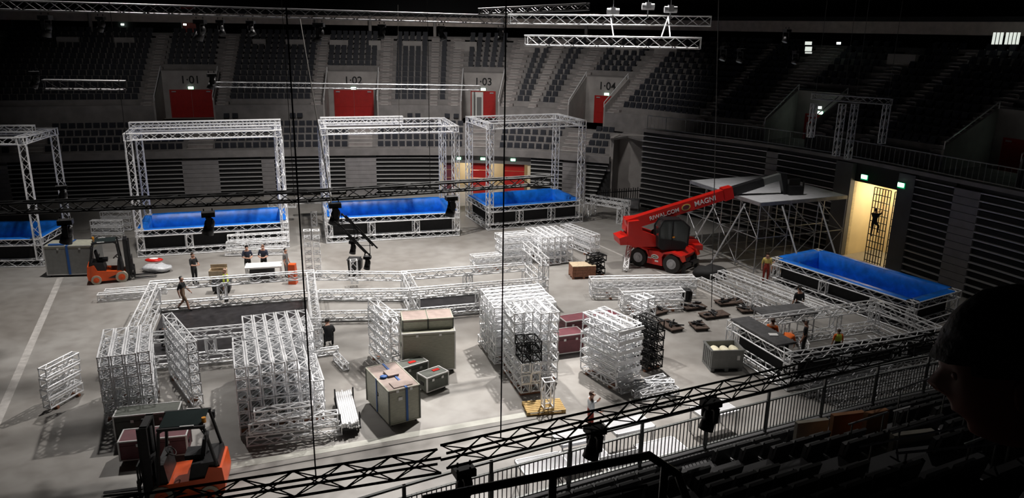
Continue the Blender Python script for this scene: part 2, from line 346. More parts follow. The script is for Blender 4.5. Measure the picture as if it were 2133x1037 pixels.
for k, ((s, wd), (g0, g1)) in enumerate(zip(doors, VG)):
    m = MB(); ribbon(m, UP, g0, g1, VO, VO + .25, CONZ - .2, 9.35, 1); ribbon(m, UP, g0, g1, -.2, VO, CONZ - .3, CONZ, 1)
    for g in (g0, g1):                     # sloping cheek walls
        t0, t1 = (g - .12, g + .02) if g == g0 else (g - .02, g + .12)
        a = [UP.pos(t0, o, z) for o, z in ((-.05, CONZ), (VO, CONZ), (VO, 9.35), (-.05, 7.3))]; b = [UP.pos(t1, o, z) for o, z in ((-.05, CONZ), (VO, CONZ), (VO, 9.35), (-.05, 7.3))]
        m.add(a + b, [(0, 1, 2, 3), (7, 6, 5, 4), (0, 4, 5, 1), (1, 5, 6, 2), (2, 6, 7, 3), (3, 7, 4, 0)])
    struct(m.build('wall_vomitory', 'concrete_pale'))
    d = bpy.data.objects.new('door_%d' % (k + 1), None); col.objects.link(d); d.matrix_world = wall_M(s, VO - .02, CONZ); struct(d)
    lf = wd / 2
    open_ = k == 3
    for sx in (-1, 1):
        if open_ and sx < 0:
            part('opening', 'white_wall', d, lambda m: m.bx(-lf, -.02, .0, .03, 0, 2.4)); part('door_leaf', 'cloth_grey', d, lambda m: (m.bx(-lf + .25, -lf + .33, -.7, 0, 0, 2.4), m.bx(-lf + .5, -.15, -.04, .0, 0, 1.9))); continue
        part('door_leaf', 'red', d, lambda m: (m.bx(min(0, sx * lf) + .012, max(0, sx * lf) - .012, -.04, .02, .02, 2.4), m.bx(min(0, sx * lf) + .06, max(0, sx * lf) - .06, -.055, -.04, .95, 1.03)))
        part('door_closer', 'alu_dull', d, lambda m: m.box((sx * (lf - .3), -.07, 2.3), (.35, .05, .09)))
    part('door_frame', 'red', d, lambda m: (m.bx(-lf - .07, -lf, -.05, .02, 0, 2.47), m.bx(lf, lf + .07, -.05, .02, 0, 2.47), m.bx(-lf - .07, lf + .07, -.05, .02, 2.4, 2.47)))
    e = top('exit_sign', 'small lit exit sign above the door marked %s' % nums[k] if 0 < k < 5 else 'small lit exit sign above an unnumbered red vomitory door', 'sign', group='exit signs on the tier')
    e.matrix_world = wall_M(s, VO - .06, CONZ + 2.62)
    part('sign_face', 'exit_sign', e, lambda m: m.box((0, 0, 0), (.42, .05, .2))); part('sign_case', 'exit_green', e, lambda m: m.box((0, .03, -.01), (.46, .05, .24)))
    if 0 < k < 5:
        nn = text(nums[k], .95, wall_M(s, VO - .03, CONZ + 3.3) @ FACE, 'black_cloth', name='section_number', off=.01)
        tag(nn, 'black painted section number %s on the concrete wall' % nums[k].replace('\u00b7', '-'), 'lettering')
    for sx, g in ((-1, g0), (1, g1)):       # pale handrail on each cheek
        m = MB(); a, b = UP.pos(g, -.05, 7.55), UP.pos(g, VO, 9.75); m.tube(a, b, .04); m.tube(a - Vector((0, 0, .4)), a, .03); m.tube(b - Vector((0, 0, .5)), b, .03)
        tag(m.build('handrail', 'alu'), 'pale metal handrail sloping along a vomitory cheek wall', 'handrail', 'vomitory handrails')
# stair steps with bright nosings
for s0, s1 in aisles:
    m = MB(); nz_ = MB()
    i0 = 0
    for i in range(NR):
        z = Z0 + i * RH
        ribbon(m, UP, s0, s1, i * RD - .02, i * RD + RD, z - .02, z + .015, 2); ribbon(m, UP, s0, s1, i * RD + RD * .5, i * RD + RD, z, z + RH * .5, 2)
        c = (s0 + s1) / 2
        for o_, zz in ((0, z), (RD * .5, z + RH * .5)): ribbon(nz_, UP, c - .3, c + .3, i * RD + o_ - .03, i * RD + o_ + .07, zz + .005, zz + .03, 2)
    st = m.build('stair', 'stair', tier); nz_.build('nosing', 'nosing', st)
# boxes of pale concrete higher up and the upper gallery
for u in (140, 258, 540, 615, 705, 780, 860, 970, 1110, 1300, 1380, 1865):
    s = UP.find(u, 8.4, 11); w2 = .55 if u in (540, 780) else .85
    m = MB(); ribbon(m, UP, s - w2, s + w2, 9.0, 10.4, 10.6, 12.05, 2); m.build('parapet_block', 'concrete_pale', tier)
m = MB(); ribbon(m, UP, 0, UP.L, 12.2, 12.5, 13.45, 14.35, 1.6); struct(m.build('trim_1', 'fascia'))
m = MB(); ribbon(m, UP, 0, UP.L, 12.2, 17, 14.35, 14.7, 2); struct(m.build('trim_2', 'wall_black'))
for k, u in enumerate((10, 395)):
    s = UP.find(u, 16.9, 12.5); d = bpy.data.objects.new('door_%d' % (k + 8), None); col.objects.link(d); d.matrix_world = wall_M(s, 16.95, 12.47); struct(d)
    part('door_leaf', 'red', d, lambda m: m.bx(-.65, .65, -.05, .02, 0, 2.6)); part('door_frame', 'alu_dull', d, lambda m: (m.bx(-.75, -.65, -.06, .02, 0, 2.7), m.bx(.65, .75, -.06, .02, 0, 2.7), m.bx(-.75, .75, -.06, .02, 2.6, 2.7)))
for u in (190, 660, 770, 905, 1045, 1220):
    s = UP.find(u, 11.6, 13); a = UP.pos(s, 11.6, 12.4); m = MB(); m.tube(a, a + Vector((0, 0, 2)), .16, 10); struct(m.build('trim_%d' % (10 + u), 'concrete_pale'))
# lower far stand: retracted telescopic seating, parapet, four fixed rows, cross aisle
pan = [(LP.find(u, 0, 2), w_) for u, w_ in ((-20, 1.2), (418, 1.35), (560, .5), (752, 1.25), (1195, 1.0))]
pg = [(s - w_, s + w_) for s, w_ in pan]
bd0, bd1 = LP.find(922, 0, 2), LP.find(1098, 0, 2)     # lit service opening
m = MB()
for a, b in segs(0, LP.L, [(bd0, bd1)]): ribbon(m, LP, a, b, .35, .6, 0, PARZ, 1.6)
far_face = struct(m.build('wall_far_lower', 'tele_dark'))
NS = 9
for i in range(NS):
    z = .25 + i * .345
    for a, b in segs(0, LP.L - .3 * (1 - i / NS) * 4, pg + [(bd0 - .3, bd1 + .3)]):
        if b - a < .3: continue
        m = MB(); ribbon(m, LP, a, b, .0, .35, z, z + .055, 1.6); m.build('slat', 'slat', far_face)
        m = MB(); ribbon(m, LP, a, b, .16, .33, z + .06, z + .27, 1.6); m.build('folded_row', 'tele_dark', far_face)
for a, b in pg:
    for i in range(NS): m = MB(); ribbon(m, LP, a, b, .02, .34, .25 + i * .345 - .27, .25 + i * .345 + .055, 1.6); m.build('panel', 'tele_panel', far_face)
m = MB(); ribbon(m, LP, 0, LP.L, -.15, .25, PARZ - .02, PARZ + .5, 1.6); struct(m.build('trim_3', 'concrete'))
LR = 4; lt = MB()
for i in range(LR): ribbon(lt, LP, 0, LP.L, .25 + i * .85, 1.12 + i * .85, 2.6, PARZ + .05 + i * .47, 1.6)
ribbon(lt, LP, 0, LP.L, 3.6, 9.5, 2.6, CONZ, 1.6)
low = struct(lt.build('floor_lower_tier', 'concrete'))
lais = [(LP.find(u, 1.5, 4) - .95, LP.find(u, 1.5, 4) + .95) for u in (60, 418, 752, 1000, 1195)]
for s0, s1 in lais:
    m = MB(); nz_ = MB()
    for i in range(LR):
        z = PARZ + .05 + i * .47; ribbon(m, LP, s0, s1, .25 + i * .85, 1.1 + i * .85, z, z + .02, 2); ribbon(m, LP, s0, s1, .7 + i * .85, 1.1 + i * .85, z, z + .235, 2)
        for o_, zz in ((.25, z), (.7, z + .235)): ribbon(nz_, LP, s0, s1, i * .85 + o_ - .02, i * .85 + o_ + .06, zz + .015, zz + .035, 2)
    st = m.build('stair', 'stair', low); nz_.build('nosing', 'nosing', st)
# service opening at the far side: bright room with red shutters
ro = MB(); zt = 2.9
ribbon(ro, LP, bd0 - .2, bd1 + .2, 4.0, 4.2, 0, zt, 2); ribbon(ro, LP, bd0, bd1, .3, 4.0, zt, zt + .2, 2)
ribbon(ro, LP, bd0 - .25, bd0, .3, 4, 0, zt, 2); ribbon(ro, LP, bd1, bd1 + .25, .3, 4, 0, zt, 2); struct(ro.build('wall_service', 'warm_wall'))
m = MB(); ribbon(m, LP, bd0, bd1, .3, .5, zt - .2, PARZ, 2); struct(m.build('trim_4', 'concrete_pale'))
def shutter(u0, u1, m_, k):
    d = bpy.data.objects.new('door_%d' % k, None); col.objects.link(d); struct(d)
    a, b = LP.find(u0, .45, 1), LP.find(u1, .45, 1); n = 4
    for i in range(n):
        q = MB(); ribbon(q, LP, a, b, .45, .55, i * .66 + .02, i * .66 + .64, 1); q.build('panel', m_, d)
shutter(980, 1022, 'red', 20); shutter(1050, 1092, 'red', 21); shutter(925, 945, 'maroon', 22)
for u in (955, 1007, 1070):
    s = LP.find(u, .3, 2.9); e = top('exit_sign', 'small lit exit sign over the far service opening', 'sign', group='exit signs over the service opening'); e.matrix_world = wall_M(s, .2, 2.98, LP)
    part('sign_face', 'exit_sign', e, lambda m: m.box((0, 0, 0), (.36, .05, .18))); part('sign_case', 'exit_green', e, lambda m: m.box((0, .03, -.01), (.42, .05, .24)))
lg = bpy.data.lights.new('service_lamp', 'POINT'); lg.energy = 160; lg.color = (1, .9, .7); lg.shadow_soft_size = .4
o = bpy.data.objects.new('service_lamp', lg); col.objects.link(o); o.location = LP.pos((bd0 + bd1) / 2 - 1, 2.2, 2.3)
# corner wall between the two stands
m = MB(); a, b = Vector((7.9, 60.6, 0)), Vector((8.6, 62.2, 0)); c = Vector((11.4, 61.9, 0))
for p, q in ((a, b), (b, c)):
    n = (q - p).normalized(); n = Vector((-n.y, n.x, 0)) * .3
    m.add([p, q, q + n, p + n] + [v + Vector((0, 0, 5.3)) for v in (p, q, q + n, p + n)], [(3, 2, 1, 0), (4, 5, 6, 7), (0, 1, 5, 4), (1, 2, 6, 5), (2, 3, 7, 6), (3, 0, 4, 7)])
struct(m.build('wall_corner', 'concrete_pale'))
m = MB(); m.prism([(7.6, 60.2), (8.3, 68), (16, 66), (17, 58), (13.3, 57.0), (9.9, 60.0), (9.2, 61.9)], 5.1, 5.25, 'z'); struct(m.build('floor_corner_deck', 'concrete'))
# right stand: tall telescopic block, ledge with mesh railing, lit doorway with gate
ds0, ds1 = RP.find(1762, 0, 2.5), RP.find(1856, 0, 2.5)
m = MB()
for a, b in segs(0, RP.L, [(ds0, ds1)]): ribbon(m, RP, a, b, .35, .6, 0, RZ, 1.5)
ribbon(m, RP, ds0, ds1, .35, .6, 4.75, RZ, 1.5)
right_face = struct(m.build('wall_right_lower', 'tele_dark'))
rp = [(RP.find(u, 0, 3) - w_, RP.find(u, 0, 3) + w_) for u, w_ in ((1600, .45), (1995, .75))]
wallg = (ds0 - 1.2, ds1 + 1.1)
for i in range(14):
    z = .3 + i * .41
    for a, b in segs(0, RP.L, rp + [wallg]):
        m = MB(); ribbon(m, RP, a, b, .0, .35, z, z + .06, 1.5); m.build('slat', 'slat', right_face)
        m = MB(); ribbon(m, RP, a, b, .14, .33, z + .07, z + .32, 1.5); m.build('folded_row', 'tele_dark', right_face)
    for a, b in rp: m = MB(); ribbon(m, RP, a, b, .02, .34, z - .33, z + .055, 1.5); m.build('panel', 'tele_panel', right_face)
m = MB()
for a, b in ((wallg[0], ds0), (ds1, wallg[1])): ribbon(m, RP, a, b, -.02, .34, 0, RZ - .1, 1)
struct(m.build('wall_right_pier', 'concrete_dark'))
m = MB(); ribbon(m, RP, 0, RP.L, -.1, .5, RZ, RZ + .22, 1.5); ribbon(m, RP, 0, RP.L, .5, 6, RZ - .25, RZ, 1.5); struct(m.build('trim_5', 'concrete'))
ro = MB(); ribbon(ro, RP, ds0 - 1, ds1 + 1.5, 3.2, 3.4, 0, 4.8, 1); ribbon(ro, RP, ds0 - .2, ds0, .36, 3.2, 0, 4.75, 1); ribbon(ro, RP, ds1, ds1 + .2, .36, 3.2, 0, 4.75, 1); ribbon(ro, RP, ds0, ds1, .6, 3.2, 4.75, 4.9, 1); struct(ro.build('wall_right_room', 'warm_wall'))
lg = bpy.data.lights.new('doorway_lamp', 'POINT'); lg.energy = 170; lg.color = (1, .86, .6); lg.shadow_soft_size = .4
o = bpy.data.objects.new('doorway_lamp', lg); col.objects.link(o); o.location = RP.pos((ds0 + ds1) / 2, 1.9, 4.2)
gate = top('grid_gate', 'black steel grid gate standing in the lit right doorway', 'gate')
for q0, q1 in ((.42, .78), (.86, 1.0)):
    a, b = ds0 + (ds1 - ds0) * q0, ds0 + (ds1 - ds0) * q1; nb = 7 if q0 < .5 else 4
    for i in range(nb): m = MB(); t = a + (b - a) * i / (nb - 1); m.tube(RP.pos(t, .45, 0), RP.pos(t, .45, 4.6), .03, 4); m.build('bar', 'black_metal', gate)
    for i in range(12): m = MB(); m.tube(RP.pos(a, .45, .1 + i * .41), RP.pos(b, .45, .1 + i * .41), .03, 4); m.build('crossbar', 'black_metal', gate)
for u, v in ((1800, 361), (1877, 377)):
    s = RP.find(u, -.1, 5.1); e = top('exit_sign', 'lit exit sign over the right doorway', 'sign', group='exit signs over the right doorway'); e.matrix_world = wall_M(s, -.12, 5.2, RP)
    part('sign_face', 'exit_sign', e, lambda m: m.box((0, 0, 0), (.4, .05, .22))); part('sign_case', 'exit_green', e, lambda m: m.box((0, .03, -.03), (.48, .05, .32)))
def mesh_rail(pa, s0, s1, off, z, label, step=1.6, h=1.05):
    t = top('balustrade', label, 'railing'); n = int((s1 - s0) / step)
    for i in range(n + 1):
        s = s0 + (s1 - s0) * i / n; m = MB(); m.tube(pa.pos(s, off, z), pa.pos(s, off, z + h), .025, 5); m.build('post', 'rail_grey', t)
    for zz in (h, .12):
        m = MB(); ribbon(m, pa, s0, s1, off - .025, off + .025, z + zz - .03, z + zz + .02, 1.6); m.build('rail', 'rail_grey', t)
    m = MB()
    for i in range(n * 5): s = s0 + (s1 - s0) * i / (n * 5); m.tube(pa.pos(s, off, z + .12), pa.pos(s, off, z + h), .008, 3, cap=False)
    m.build('pickets', 'rail_grey', t, kind='stuff')
mesh_rail(RP, .3, RP.L - .5, .1, RZ + .2, 'grey picket balustrade along the ledge of the right stand')
mesh_rail(LP, LP.L - .1, LP.L + .02, .3, PARZ + .5, 'short end railing of the far lower stand') if False else None
# ------------------------------------------------------------------ seats
def seat_mesh(near):
    m = MB(); m.k = 0
    m.prism([(-.02, .42), (.05, .42), (-.06, .86), (-.12, .84)] if near else [(0, .42), (.06, .42), (-.04, .84), (-.1, .84)], -.22, .22)
    return m
def seat_proto(name, m_):
    b = MB(); b.prism([(-.22, .44), (-.16, .42), (-.27, .9), (-.32, .88)], -.23, .23); back = b.mesh('backrest', m_)
    b = MB(); b.prism([(-.16, .42), (-.06, .44), (-.12, .80), (-.2, .78)], -.21, .21); pan_ = b.mesh('seat_pan', m_)
    b = MB(); b.box((-.2, -.255, .22), (.12, .03, .44)); b.box((-.16, -.255, .5), (.3, .035, .05)); br_ = b.mesh('bracket', 'seat_bracket')
    return back, pan_, br_
sb = seat_proto('stadium_seat', 'seat'); sn = seat_proto('stadium_seat', 'seat_near')
def seat_at(p, rz, pro, label, group):
    o = top('stadium_seat', label, 'seat', p, rz, group)
    for n, me in zip(('backrest', 'seat_pan', 'bracket'), pro): mk(n, me, o)
    return o
far = []; stuff = MB(); seat_count = 0
for i in range(LR):
    z = PARZ + .05 + i * .47; s = 2.
    while s < LP.L - .5:
        if not any(a - .3 < s < b + .3 for a, b in lais):
            p, n, d = LP.at(s); q = p + n * (.25 + i * .85 + .8); q.z = z; u, v = pr(q)
            if -20 < u < 2150: far.append((i, q, math.atan2(-n.y, -n.x), v))
        s += .58
far.sort(key=lambda t: (t[0] != 0, t[0] != 3, t[0], -t[3]))
def stuff_seat(q, rz):
    stuff.M = Matrix.Translation(q) @ Matrix.Rotation(rz, 4, 'Z'); stuff.k = 0
    stuff.prism([(-.22, .42), (-.14, .42), (-.25, .9), (-.32, .88)], -.23, .23); stuff.prism([(-.14, .42), (-.05, .44), (-.12, .78), (-.2, .76)], -.21, .21)
    stuff.k = 1; stuff.box((-.16, -.26, .5), (.26, .03, .05))
for k, (i, q, rz, v) in enumerate(far):
    if k < 188: seat_at(q, rz, sb, ['folded dark seat in the front row above the far parapet', 'folded dark seat in the second row above the far parapet', 'folded dark seat in the third row above the far parapet', 'folded dark seat in the row just below the cross aisle'][i], 'seats of far lower row %d' % (i + 1))
    else: stuff_seat(q, rz)
for i in range(NR):
    z = Z0 + i * RH; s = 1.
    gaps = [(a - .2, b + .2) for a, b in aisles + (VG if i * RD < VO + .2 else [])]
    while s < UP.L - .5:
        if not any(a < s < b for a, b in gaps):
            p, n, d = UP.at(s); q = p + n * (i * RD + .8); q.z = z; u, v = pr(q)
            if -30 < u < 2160 and q.y > 25: stuff_seat(q, math.atan2(-n.y, -n.x))
        s += .56
stuff.M = None
o = stuff.build('stadium_seats', ['seat', 'seat_bracket']); o['kind'] = 'stuff'; tag(o, 'dark folded stadium seats filling the far tiers', 'seats')
# pairs of single seats on the cross aisle wall
for u in (470, 490, 610, 625, 853, 871, 932, 950):
    s = UP.find(u, -.3, 5.7); p, n, d = UP.at(s); q = p - n * .25; q.z = CONZ
    seat_at(q, math.atan2(-n.y, -n.x), sb, 'single dark seat against the concrete wall behind the cross aisle', 'seats on the cross aisle')
# ------------------------------------------------------------------ pools of truss and blue liner
TS = .42
def pool_frame(fl_, rz, W, D, label, posts=True, H=7.35, hz=1.5, mids=(1 / 3, 2 / 3), panel=True, double=False, name='truss_pool_frame', extra=None, panel_sides=(0, 1, 2, 3)):
    t = top(name, label, 'truss frame', (fl_[0], fl_[1], 0), rz); h = TS / 2
    zs = (h + .01, hz - h)
    for z in zs:
        truss_part(t, (0, h, z), (W, h, z), TS); truss_part(t, (0, D - h, z), (W, D - h, z), TS)
        truss_part(t, (h, TS, z), (h, D - TS, z), TS); truss_part(t, (W - h, TS, z), (W - h, D - TS, z), TS)
    for x, y in [(h, h), (W - h, h), (h, D - h), (W - h, D - h)]:
        if not posts: truss_part(t, (x, y, TS), (x, y, hz - TS), TS, name='corner_post')
    for q in mids:
        for y in (h, D - h): truss_part(t, (W * q, y, TS), (W * q, y, hz - TS), TS, name='spacer_post')
    if panel:
        pp = {0: lambda m: m.bx(TS, W - TS, TS + .02, TS + .05, .05, hz - .1), 1: lambda m: m.bx(TS, W - TS, D - TS - .05, D - TS - .02, .05, hz - .1), 2: lambda m: m.bx(TS + .02, TS + .05, TS, D - TS, .05, hz - .1), 3: lambda m: m.bx(W - TS - .05, W - TS - .02, TS, D - TS, .05, hz - .1)}
        for k in panel_sides: part('side_panel', 'black_cloth', t, pp[k])
    if posts:
        for x, y in [(h, h), (W - h, h), (h, D - h), (W - h, D - h)]:
            truss_part(t, (x, y, TS), (x, y, H - TS), TS, name='truss_post')
            part('corner_block', 'alu', t, lambda m: [m.tube((x + a * .17, y + b * .17, H - TS), (x + a * .17, y + b * .17, H), .035, 6) for a in (-1, 1) for b in (-1, 1)] + [m.box((x, y, H - .02), (TS, TS, .03)), m.box((x, y, H - TS + .02), (TS, TS, .03))])
        z = H - h
        for y in (h, D - h): truss_part(t, (TS, y, z), (W - TS, y, z), TS, name='top_beam')
        for x in (h, W - h): truss_part(t, (x, TS, z), (x, D - TS, z), TS, name='top_beam')
        if double: truss_part(t, (.1, D * .45, H + h + .02), (W * double, D * .45, H + h + .02), TS, name='top_beam'); part('top_strut', 'alu', t, lambda m: [m.tube((x, h, H), (x, D - h, H), .03) for x in (.3, W * double - .3)])
    return t
def liner(fl_, rz, W, D, label, hz=1.5, m_='blue', z0=.03):
    t = top('pool_liner', label, 'pool', (fl_[0], fl_[1], 0), rz); a = TS + .07; n = 10
    def wallpts(x0, y0, x1, y1, ox, oy):
        m = MB(); m.smooth = True; vs = []; fs = []
        for i in range(n + 1):
            q = i / n; x, y = x0 + (x1 - x0) * q, y0 + (y1 - y0) * q; j = .03 * math.sin(i * 2.3 + x0)
            vs += [(x + ox * j, y + oy * j, z0), (x - ox * j * .5, y - oy * j * .5, hz * .5), (x, y, hz + .015), (x - ox * .4, y - oy * .4, hz + .03 + .01 * math.sin(i * 1.7)), (x - ox * .46, y - oy * .46, hz - .06 + .03 * math.sin(i * 3.1))]
        for i in range(n):
            for k in range(4): b = i * 5 + k; fs.append((b, b + 5, b + 6, b + 1))
        m.add(vs, fs); return m
    for q in ((a, a, W - a, a, 0, 1), (W - a, D - a, a, D - a, 0, -1), (a, D - a, a, a, 1, 0), (W - a, a, W - a, D - a, -1, 0)): wallpts(*q).build('liner_wall', m_, t)
    part('liner_bottom', m_, t, lambda m: m.bx(a, W - a, a, D - a, z0 - .02, z0 + .03)); return t
PF = []
f1r = P(92, 556); z1 = R(8)
f1 = f1r - Vector((math.cos(z1), math.sin(z1), 0)) * 8.7
f2 = P(287, 537); z2 = yaw(P(288, 485, 1.5), P(545, 470, 1.5))
f3 = P(680, 508); z3 = R(16.0)
f4 = P(1016, 481); f4b = P(1214, 463); z4 = yaw(f4, f4b)
f5 = P(1606, 536, 1.5); z5 = yaw(P(1640, 548, 1.5), P(1880, 625, 1.5))
f6 = P(1648, 742, 1.5); z6 = R(21)
pool_frame(f1, z1, 8.7, 4.4, 'tall silver truss frame around the blue pool beside the grey wrapped crate', double=.97, hz=1.65)
pool_frame(f2, z2, 8.7, 4.4, 'tall silver truss frame around the blue pool behind the orange forklift', double=1.0, hz=1.65)
pool_frame(f3, z3, 8.7, 5.0, 'tall silver truss frame with a slanted hanging black truss before its pool', double=.62, hz=1.65)
pool_frame(f4, z4, (f4b - f4).length, 4.6, 'tall silver truss frame around the pool next to the truss gate near the corner wall', hz=1.65)
pool_frame(f5, z5, 8.4, 3.9, 'low truss pool base holding the blue liner before the lit right doorway', posts=False, mids=(.4, .75))
pool_frame(f6, z6, 8.4, 4.1, 'low truss pool base with black panels and a grey deck, no liner', posts=False, mids=(.35, .7), panel_sides=(0, 2))
for f_, z_, W, D, l in ((f1, z1, 8.7, 4.4, 'bright blue pool liner in the frame beside the grey wrapped crate'), (f2, z2, 8.7, 4.4, 'bright blue pool liner in the frame behind the orange forklift'), (f3, z3, 8.7, 5.0, 'bright blue pool liner behind the slanted hanging black truss'), (f4, z4, (f4b - f4).length, 4.6, 'bright blue pool liner in the frame next to the corner wall'), (f5, z5, 8.4, 3.9, 'dark blue pool liner in the low base before the lit doorway')):
    liner(f_, z_, W, D, l, 1.5 if f_ is f5 else 1.65)
# two unfinished pool bases in the middle of the floor
a0 = P(318, 648) + E2 * 7.1
pool_frame(a0, A0, 7.7, 7.3, 'unfinished truss pool base with dark shiny sheet on its floor', posts=False, mids=(.42,), panel=False)
t = top('dark_ground_sheet', 'dark shiny plastic sheet spread inside the unfinished pool base', 'sheet', (a0.x, a0.y, 0), A0)
def sheet(m):
    nx, ny = 22, 14; vs = []; fs = []
    for i in range(nx + 1):
        for j in range(ny + 1): vs.append((.5 + 6.7 * i / nx, .5 + 6.3 * j / ny, .03 + .025 * noise.noise((i * .9, j * .9, 0))))
    for i in range(nx):
        for j in range(ny): b = i * (ny + 1) + j; fs.append((b, b + ny + 1, b + ny + 2, b + 1))
    m.add(vs, fs)
part('sheet', 'liner_dark', t, sheet)
b0 = Vector((-4.75, 34.3, 0)); bz = R(16.9)
pb = pool_frame(b0, bz, 6.9, 3.1, 'unfinished truss pool base with a raised right side, half covered in dark sheet', posts=False, mids=(.5,), panel=False)
h = TS / 2
for y in (h, 3.1 - h): truss_part(pb, (6.9 - h, y, 1.5), (6.9 - h, y, 2.6 - TS), TS, name='corner_post')
truss_part(pb, (6.9 - h, -.1, 2.6 - h), (6.9 - h, 3.2, 2.6 - h), TS)
o = MB().bx(.5, 5.9, .5, 2.6, .01, .05).build('dark_ground_sheet', 'liner_dark'); o.location = b0; o.rotation_euler = (0, 0, bz); tag(o, 'dark sheet on the floor of the base with the raised side', 'sheet')
c0 = a0 + E1 * 7.75
for k, (dy, z) in enumerate(((6.9, h + .01), (6.9, 1.5 - h), (3.9, h + .01), (3.9, 1.5 - h))):
    a = c0 - E2 * dy; b = Vector((-5.3, 37.0, 0)) if dy > 4 else Vector((-4.85, 34.45, 0)); a = a.copy(); a.z = b.z = z
    truss(a, b, 'truss laid as a %s link between the two unfinished pool bases' % ('back' if dy > 4 else 'front'), 'links between the pool bases', TS)
# ------------------------------------------------------------------ truss stacks
S4 = .4; LG = dict(S=S4, lay=.42, gap=.015)
stack((-13.95, 23.75), R(113), 4, 6, 2.7, 'silver truss in the tall stack beside the front forklift mast', 'truss stack beside the front forklift', **LG)
stack((-11.5, 25.15), R(127), 1, 6, 3.5, 'silver truss in the narrow single stack before the dark sheet', 'narrow truss stack before the dark sheet', **LG)
stack((-9.1, 23.15), R(111), 7, 6, 2.35, 'silver truss in the front half of the widest stack, open ends towards the stands', 'front half of the widest truss stack', skip=[(5, 5), (6, 5), (6, 4)], **LG)
stack(Vector((-9.1, 23.15)) + Vector((math.cos(R(111)), math.sin(R(111)))) * 2.45, R(111), 7, 6, 2.4, 'silver truss in the rear half of the widest stack', 'rear half of the widest truss stack', skip=[(0, 5), (0, 4)], **LG)
for k in range(3):
    a = P(503, 937) + Vector((.1, .25, .25 + k * .43)) + E1 * (0, .1, .3)[k]
    truss(a, a + E1 * (3.1, 2.9, 1.9)[k], 'silver truss laid crosswise before the widest stack', 'crosswise trusses before the widest stack', S4)
stack((-16.75, 24.85), R(76), 1, 4, 1.55, 'short silver truss in the small lone stack on the bare floor', 'small lone truss stack', S=.36, lay=.4, m='alu')
stack((-4.72, 28.0), R(122), 1, 6, 2.4, 'silver truss in the narrow stack beside the big grey case', 'narrow truss stack beside the grey case', **LG)
# tall block: cross trusses at the back, two end-on columns in front
cb = Vector((-1.4, 31.5, 0)); dB = Vector((math.cos(R(18)), math.sin(R(18)), 0)); rB = Vector((dB.y, -dB.x, 0))
stack(cb, R(18), 6, 6, 2.7, 'silver truss in the block of crosswise trusses behind the end-on columns', 'crosswise block of trusses', **LG)
cf = Vector((.42, 26.5, 0)); dF = Vector((math.cos(R(108)), math.sin(R(108)), 0)); rF = Vector((dF.y, -dF.x, 0))
stack(cf, R(108), 2, 3, .95, 'short silver truss under the short black trusses', 'short trusses under the black ones', **LG)
stack(cf, R(108), 2, 2, .8, 'short black truss on the short silver trusses of the tall block', 'short black trusses', m='black_truss', z0=1.4, batten=False, **LG)
stack(cf + dF * 1.0, R(108), 2, 7, 1.4, 'silver truss end-on in the column behind the short black trusses', 'left end-on column of trusses', **LG)
stack(cf + rF * .98 + dF * .75, R(108), 2, 7, 1.7, 'silver truss end-on in the column beside the yellow pallet', 'right end-on column of trusses', **LG)
# block of ladders and trusses beside the person in white
stack((4.1, 27.05), R(124.5), 3, 6, 2.2, 'silver truss in the stack behind the person in a white shirt', 'truss stack behind the person in white', **LG)
for k in range(6):
    b = MB(); b.box((0, 0, 0), (1.25, .05, .16)); o = b.build('end_plank', 'alu'); o.location = Vector((4.62, 27.32, .35 + k * .42)) ; o.rotation_euler = (0, 0, R(34.5)); tag(o, 'pale flat bar across the end of the stack behind the person in white', 'bar', 'flat end bars')
stack(P(1348, 778), R(124), 2, 5, 1.1, 'black truss in the dark stack beside the silver stack', 'dark truss stack', m='black_truss', **LG)
stack(P(1330, 745), R(124), 2, 6, .7, 'silver truss in the column behind the dark stack', 'silver column behind the dark stack', **LG)
# far pile before the pool next to the corner wall
stack(P(1128, 556), R(112), 5, 4, 2.6, 'silver truss in the far pile behind the wooden crate', 'far truss pile', **LG)
stack(P(1030, 543), R(20), 3, 4, 1.95, 'silver truss in the far pile left of the end-on trusses', 'crosswise far pile', **LG)
stack(P(1228, 535), R(122), 2, 3, 3.2, 'long silver truss slanting at the edge of the far pile', 'slanting far pile trusses', **LG)
stack(P(980, 560), R(20), 2, 2, 1.7, 'silver truss on the low heap left of the far pile', 'low heap left of the far pile', **LG)
stack(P(1218, 571), R(30), 2, 3, .9, 'black truss piece in the small dark heap beside the wooden crate', 'small dark heap', m='black_truss', S=.36, lay=.38)
# long trusses lying between the crate and the right pool bases
q0 = P(1225, 612); stack(q0, R(6), 2, 2, 5.6, 'long silver truss lying below the red telehandler', 'long trusses below the telehandler', S=.45, lay=.47)
q0 = P(1285, 640); stack(q0, R(10), 2, 2, 3.2, 'silver truss lying in the lower row before the black dollies', 'lower row of loose trusses', S=.45, lay=.47)
for k, (u0, v0, u1, v1, z) in enumerate(((1500, 570, 1712, 650, .9), (1485, 578, 1668, 654, .25), (1532, 568, 1745, 650, .3), (1455, 585, 1612, 656, .25))):
    a, b = P(u0, v0, z), P(u1, v1, z); truss(a, b, 'long silver truss in the rows between the two right pool bases', 'rows of long trusses between the right bases', .45)
